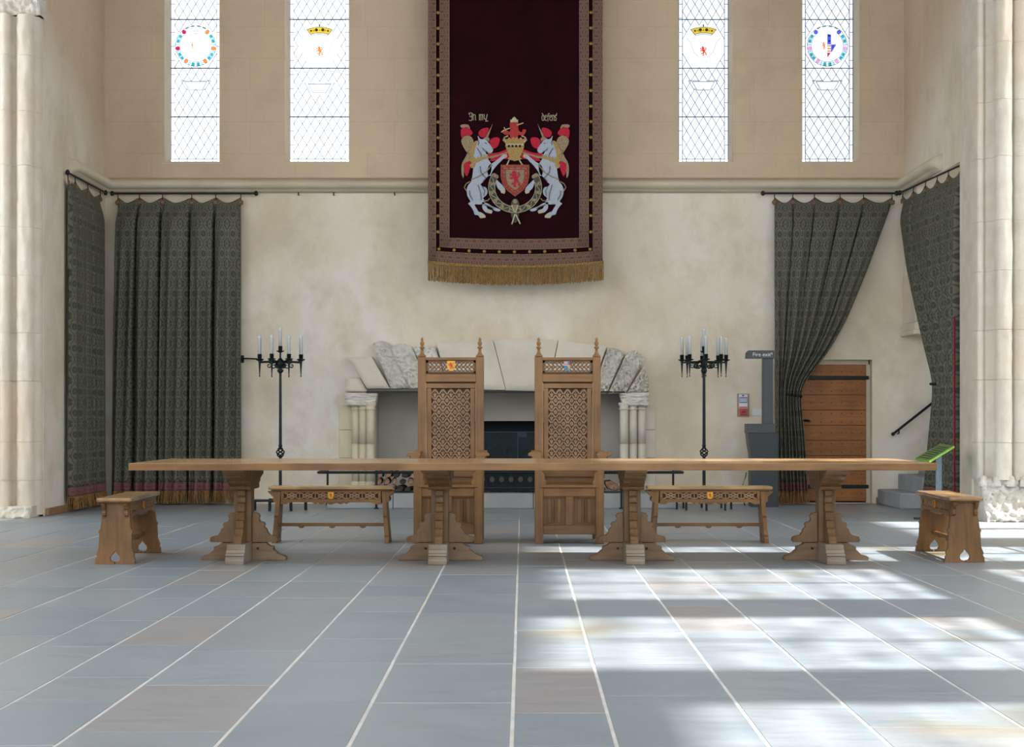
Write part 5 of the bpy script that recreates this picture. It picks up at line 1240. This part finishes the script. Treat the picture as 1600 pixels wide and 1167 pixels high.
cb = MB().tube([(0, 0, 0.0), (-0.03, 0, 0.12), (-0.035, 0, 0.25), (0.01, 0, 0.38), (0.03, 0.1, 0.42)], 0.007, 6); tag(cb.build('cable', M['iron'], loc=(px(1164, 20.2), 20.2, 0.0)), 'thin black cable rising beside the fire exit stand', 'cable')
cp = thing('alarm_panel', 'fire alarm call point and notice on a tan board, left of the fire exit stand', 'alarm', (px(1161, YB), YB, pz(633, YB)))
MB().box(-0.078, 0.078, -0.015, 0, -0.152, 0.152).build('backboard', M['bback'], cp, bev=0.002)
nt = MB().box(-0.057, 0.057, -0.02, -0.015, -0.04, 0.142).build('notice', M['bwhite'], cp)
m = MB()
m.box(-0.018, 0.012, -0.023, -0.02, 0.117, 0.136)
for z in (0.092, 0.030): m.box(-0.052, 0.052, -0.023, -0.02, z, z+0.014)
for z in (0.075, 0.058): m.box(-0.045, 0.045, -0.022, -0.02, z, z+0.006)
for x in (-0.052, 0.047): m.box(x, x+0.005, -0.022, -0.02, 0.03, 0.10)
m.build('blue_print', M['bblue'], nt)
MB().box(-0.052, 0.052, -0.023, -0.02, -0.034, -0.02).build('red_print', M['bred'], nt)
bxr = MB().box(-0.042, 0.042, -0.05, -0.015, -0.128, -0.05).build('call_box', M['bred'], cp, bev=0.004); MB().box(-0.024, 0.024, -0.054, -0.05, -0.10, -0.078).build('glass_slot', M['grey2'], bxr)
sw = thing('switch_plate', 'white triple switch plate on the wall beside the fire exit upright', 'switch', (px(1184, YB), YB, pz(644, YB)))
MB().box(-0.07, 0.07, -0.012, 0, -0.045, 0.045).build('plate', M['bwhite'], sw, bev=0.003)
for k in (-1, 0, 1): MB().box(k*0.042-0.013, k*0.042+0.013, -0.018, -0.012, -0.025, 0.02).build('switch', M['bblue'] if False else M['bwhite'], sw, bev=0.002)
# green reading panel
rp = thing('reading_panel', 'tilted lime green information panel on a steel post at the right end of the table', 'panel', (px(1467, 17.5), 17.5, 0))
MB().box(-0.034, 0.034, 0.0, 0.03, 0.01, 0.74).build('post', M['steel'], rp, bev=0.003)
MB().box(-0.27, 0.2, -0.03, 0.05, 0, 0.022).build('foot_bar', M['grey2'], rp, bev=0.003)
a_, c_ = Vector((px(1429, 17.3)-rp.location.x, pz(717, 17.3))), Vector((px(1490, 17.5)-rp.location.x, pz(696, 17.5)))
vs = [(a_.x, -0.2, a_.y-0.0), (a_.x+0.19, -0.32, a_.y-0.03), (c_.x, 0.10, c_.y), (c_.x-0.2, 0.22, c_.y+0.03)]
def tiltpanel(off, th, m, name, k=1.0):
    a = Vector((px(1430, 17.45), 17.45, pz(716, 17.45))); b_ = Vector((px(1452, 17.1), 17.1, pz(720, 17.1))); c = Vector((px(1491, 17.35), 17.35, pz(696.5, 17.35))); d = a+(c-b_)
    o_ = Vector(rp.location); nn = (b_-a).cross(c-a).normalized()
    if nn.z < 0: nn = -nn
    cc = (a+b_+c+d)/4; q = [cc+(p-cc)*k+nn*off-o_ for p in (a, b_, c, d)]
    MB().add([*q, *[p-nn*th for p in q]], [(0, 1, 2, 3), (7, 6, 5, 4), (0, 4, 5, 1), (1, 5, 6, 2), (2, 6, 7, 3), (3, 7, 4, 0)]).build(name, m, rp)
    return a-o_, b_-o_, c-o_, d-o_, nn
tiltpanel(0, 0.022, M['green'], 'panel_board'); qa, qb, qc, qd, nn = tiltpanel(0.003, 0.002, M['green2'], 'panel_face', 0.95)
m = MB()
for k in range(1, 8):
    u = k/8.5; p = qa.lerp(qd, u).lerp(qb.lerp(qc, u), 0.15)+nn*0.006; q = qa.lerp(qd, u).lerp(qb.lerp(qc, u), 0.85)+nn*0.006; m.bar(p, q, 0.012, 0.002)
m.build('print_lines', M['greenline'], rp)
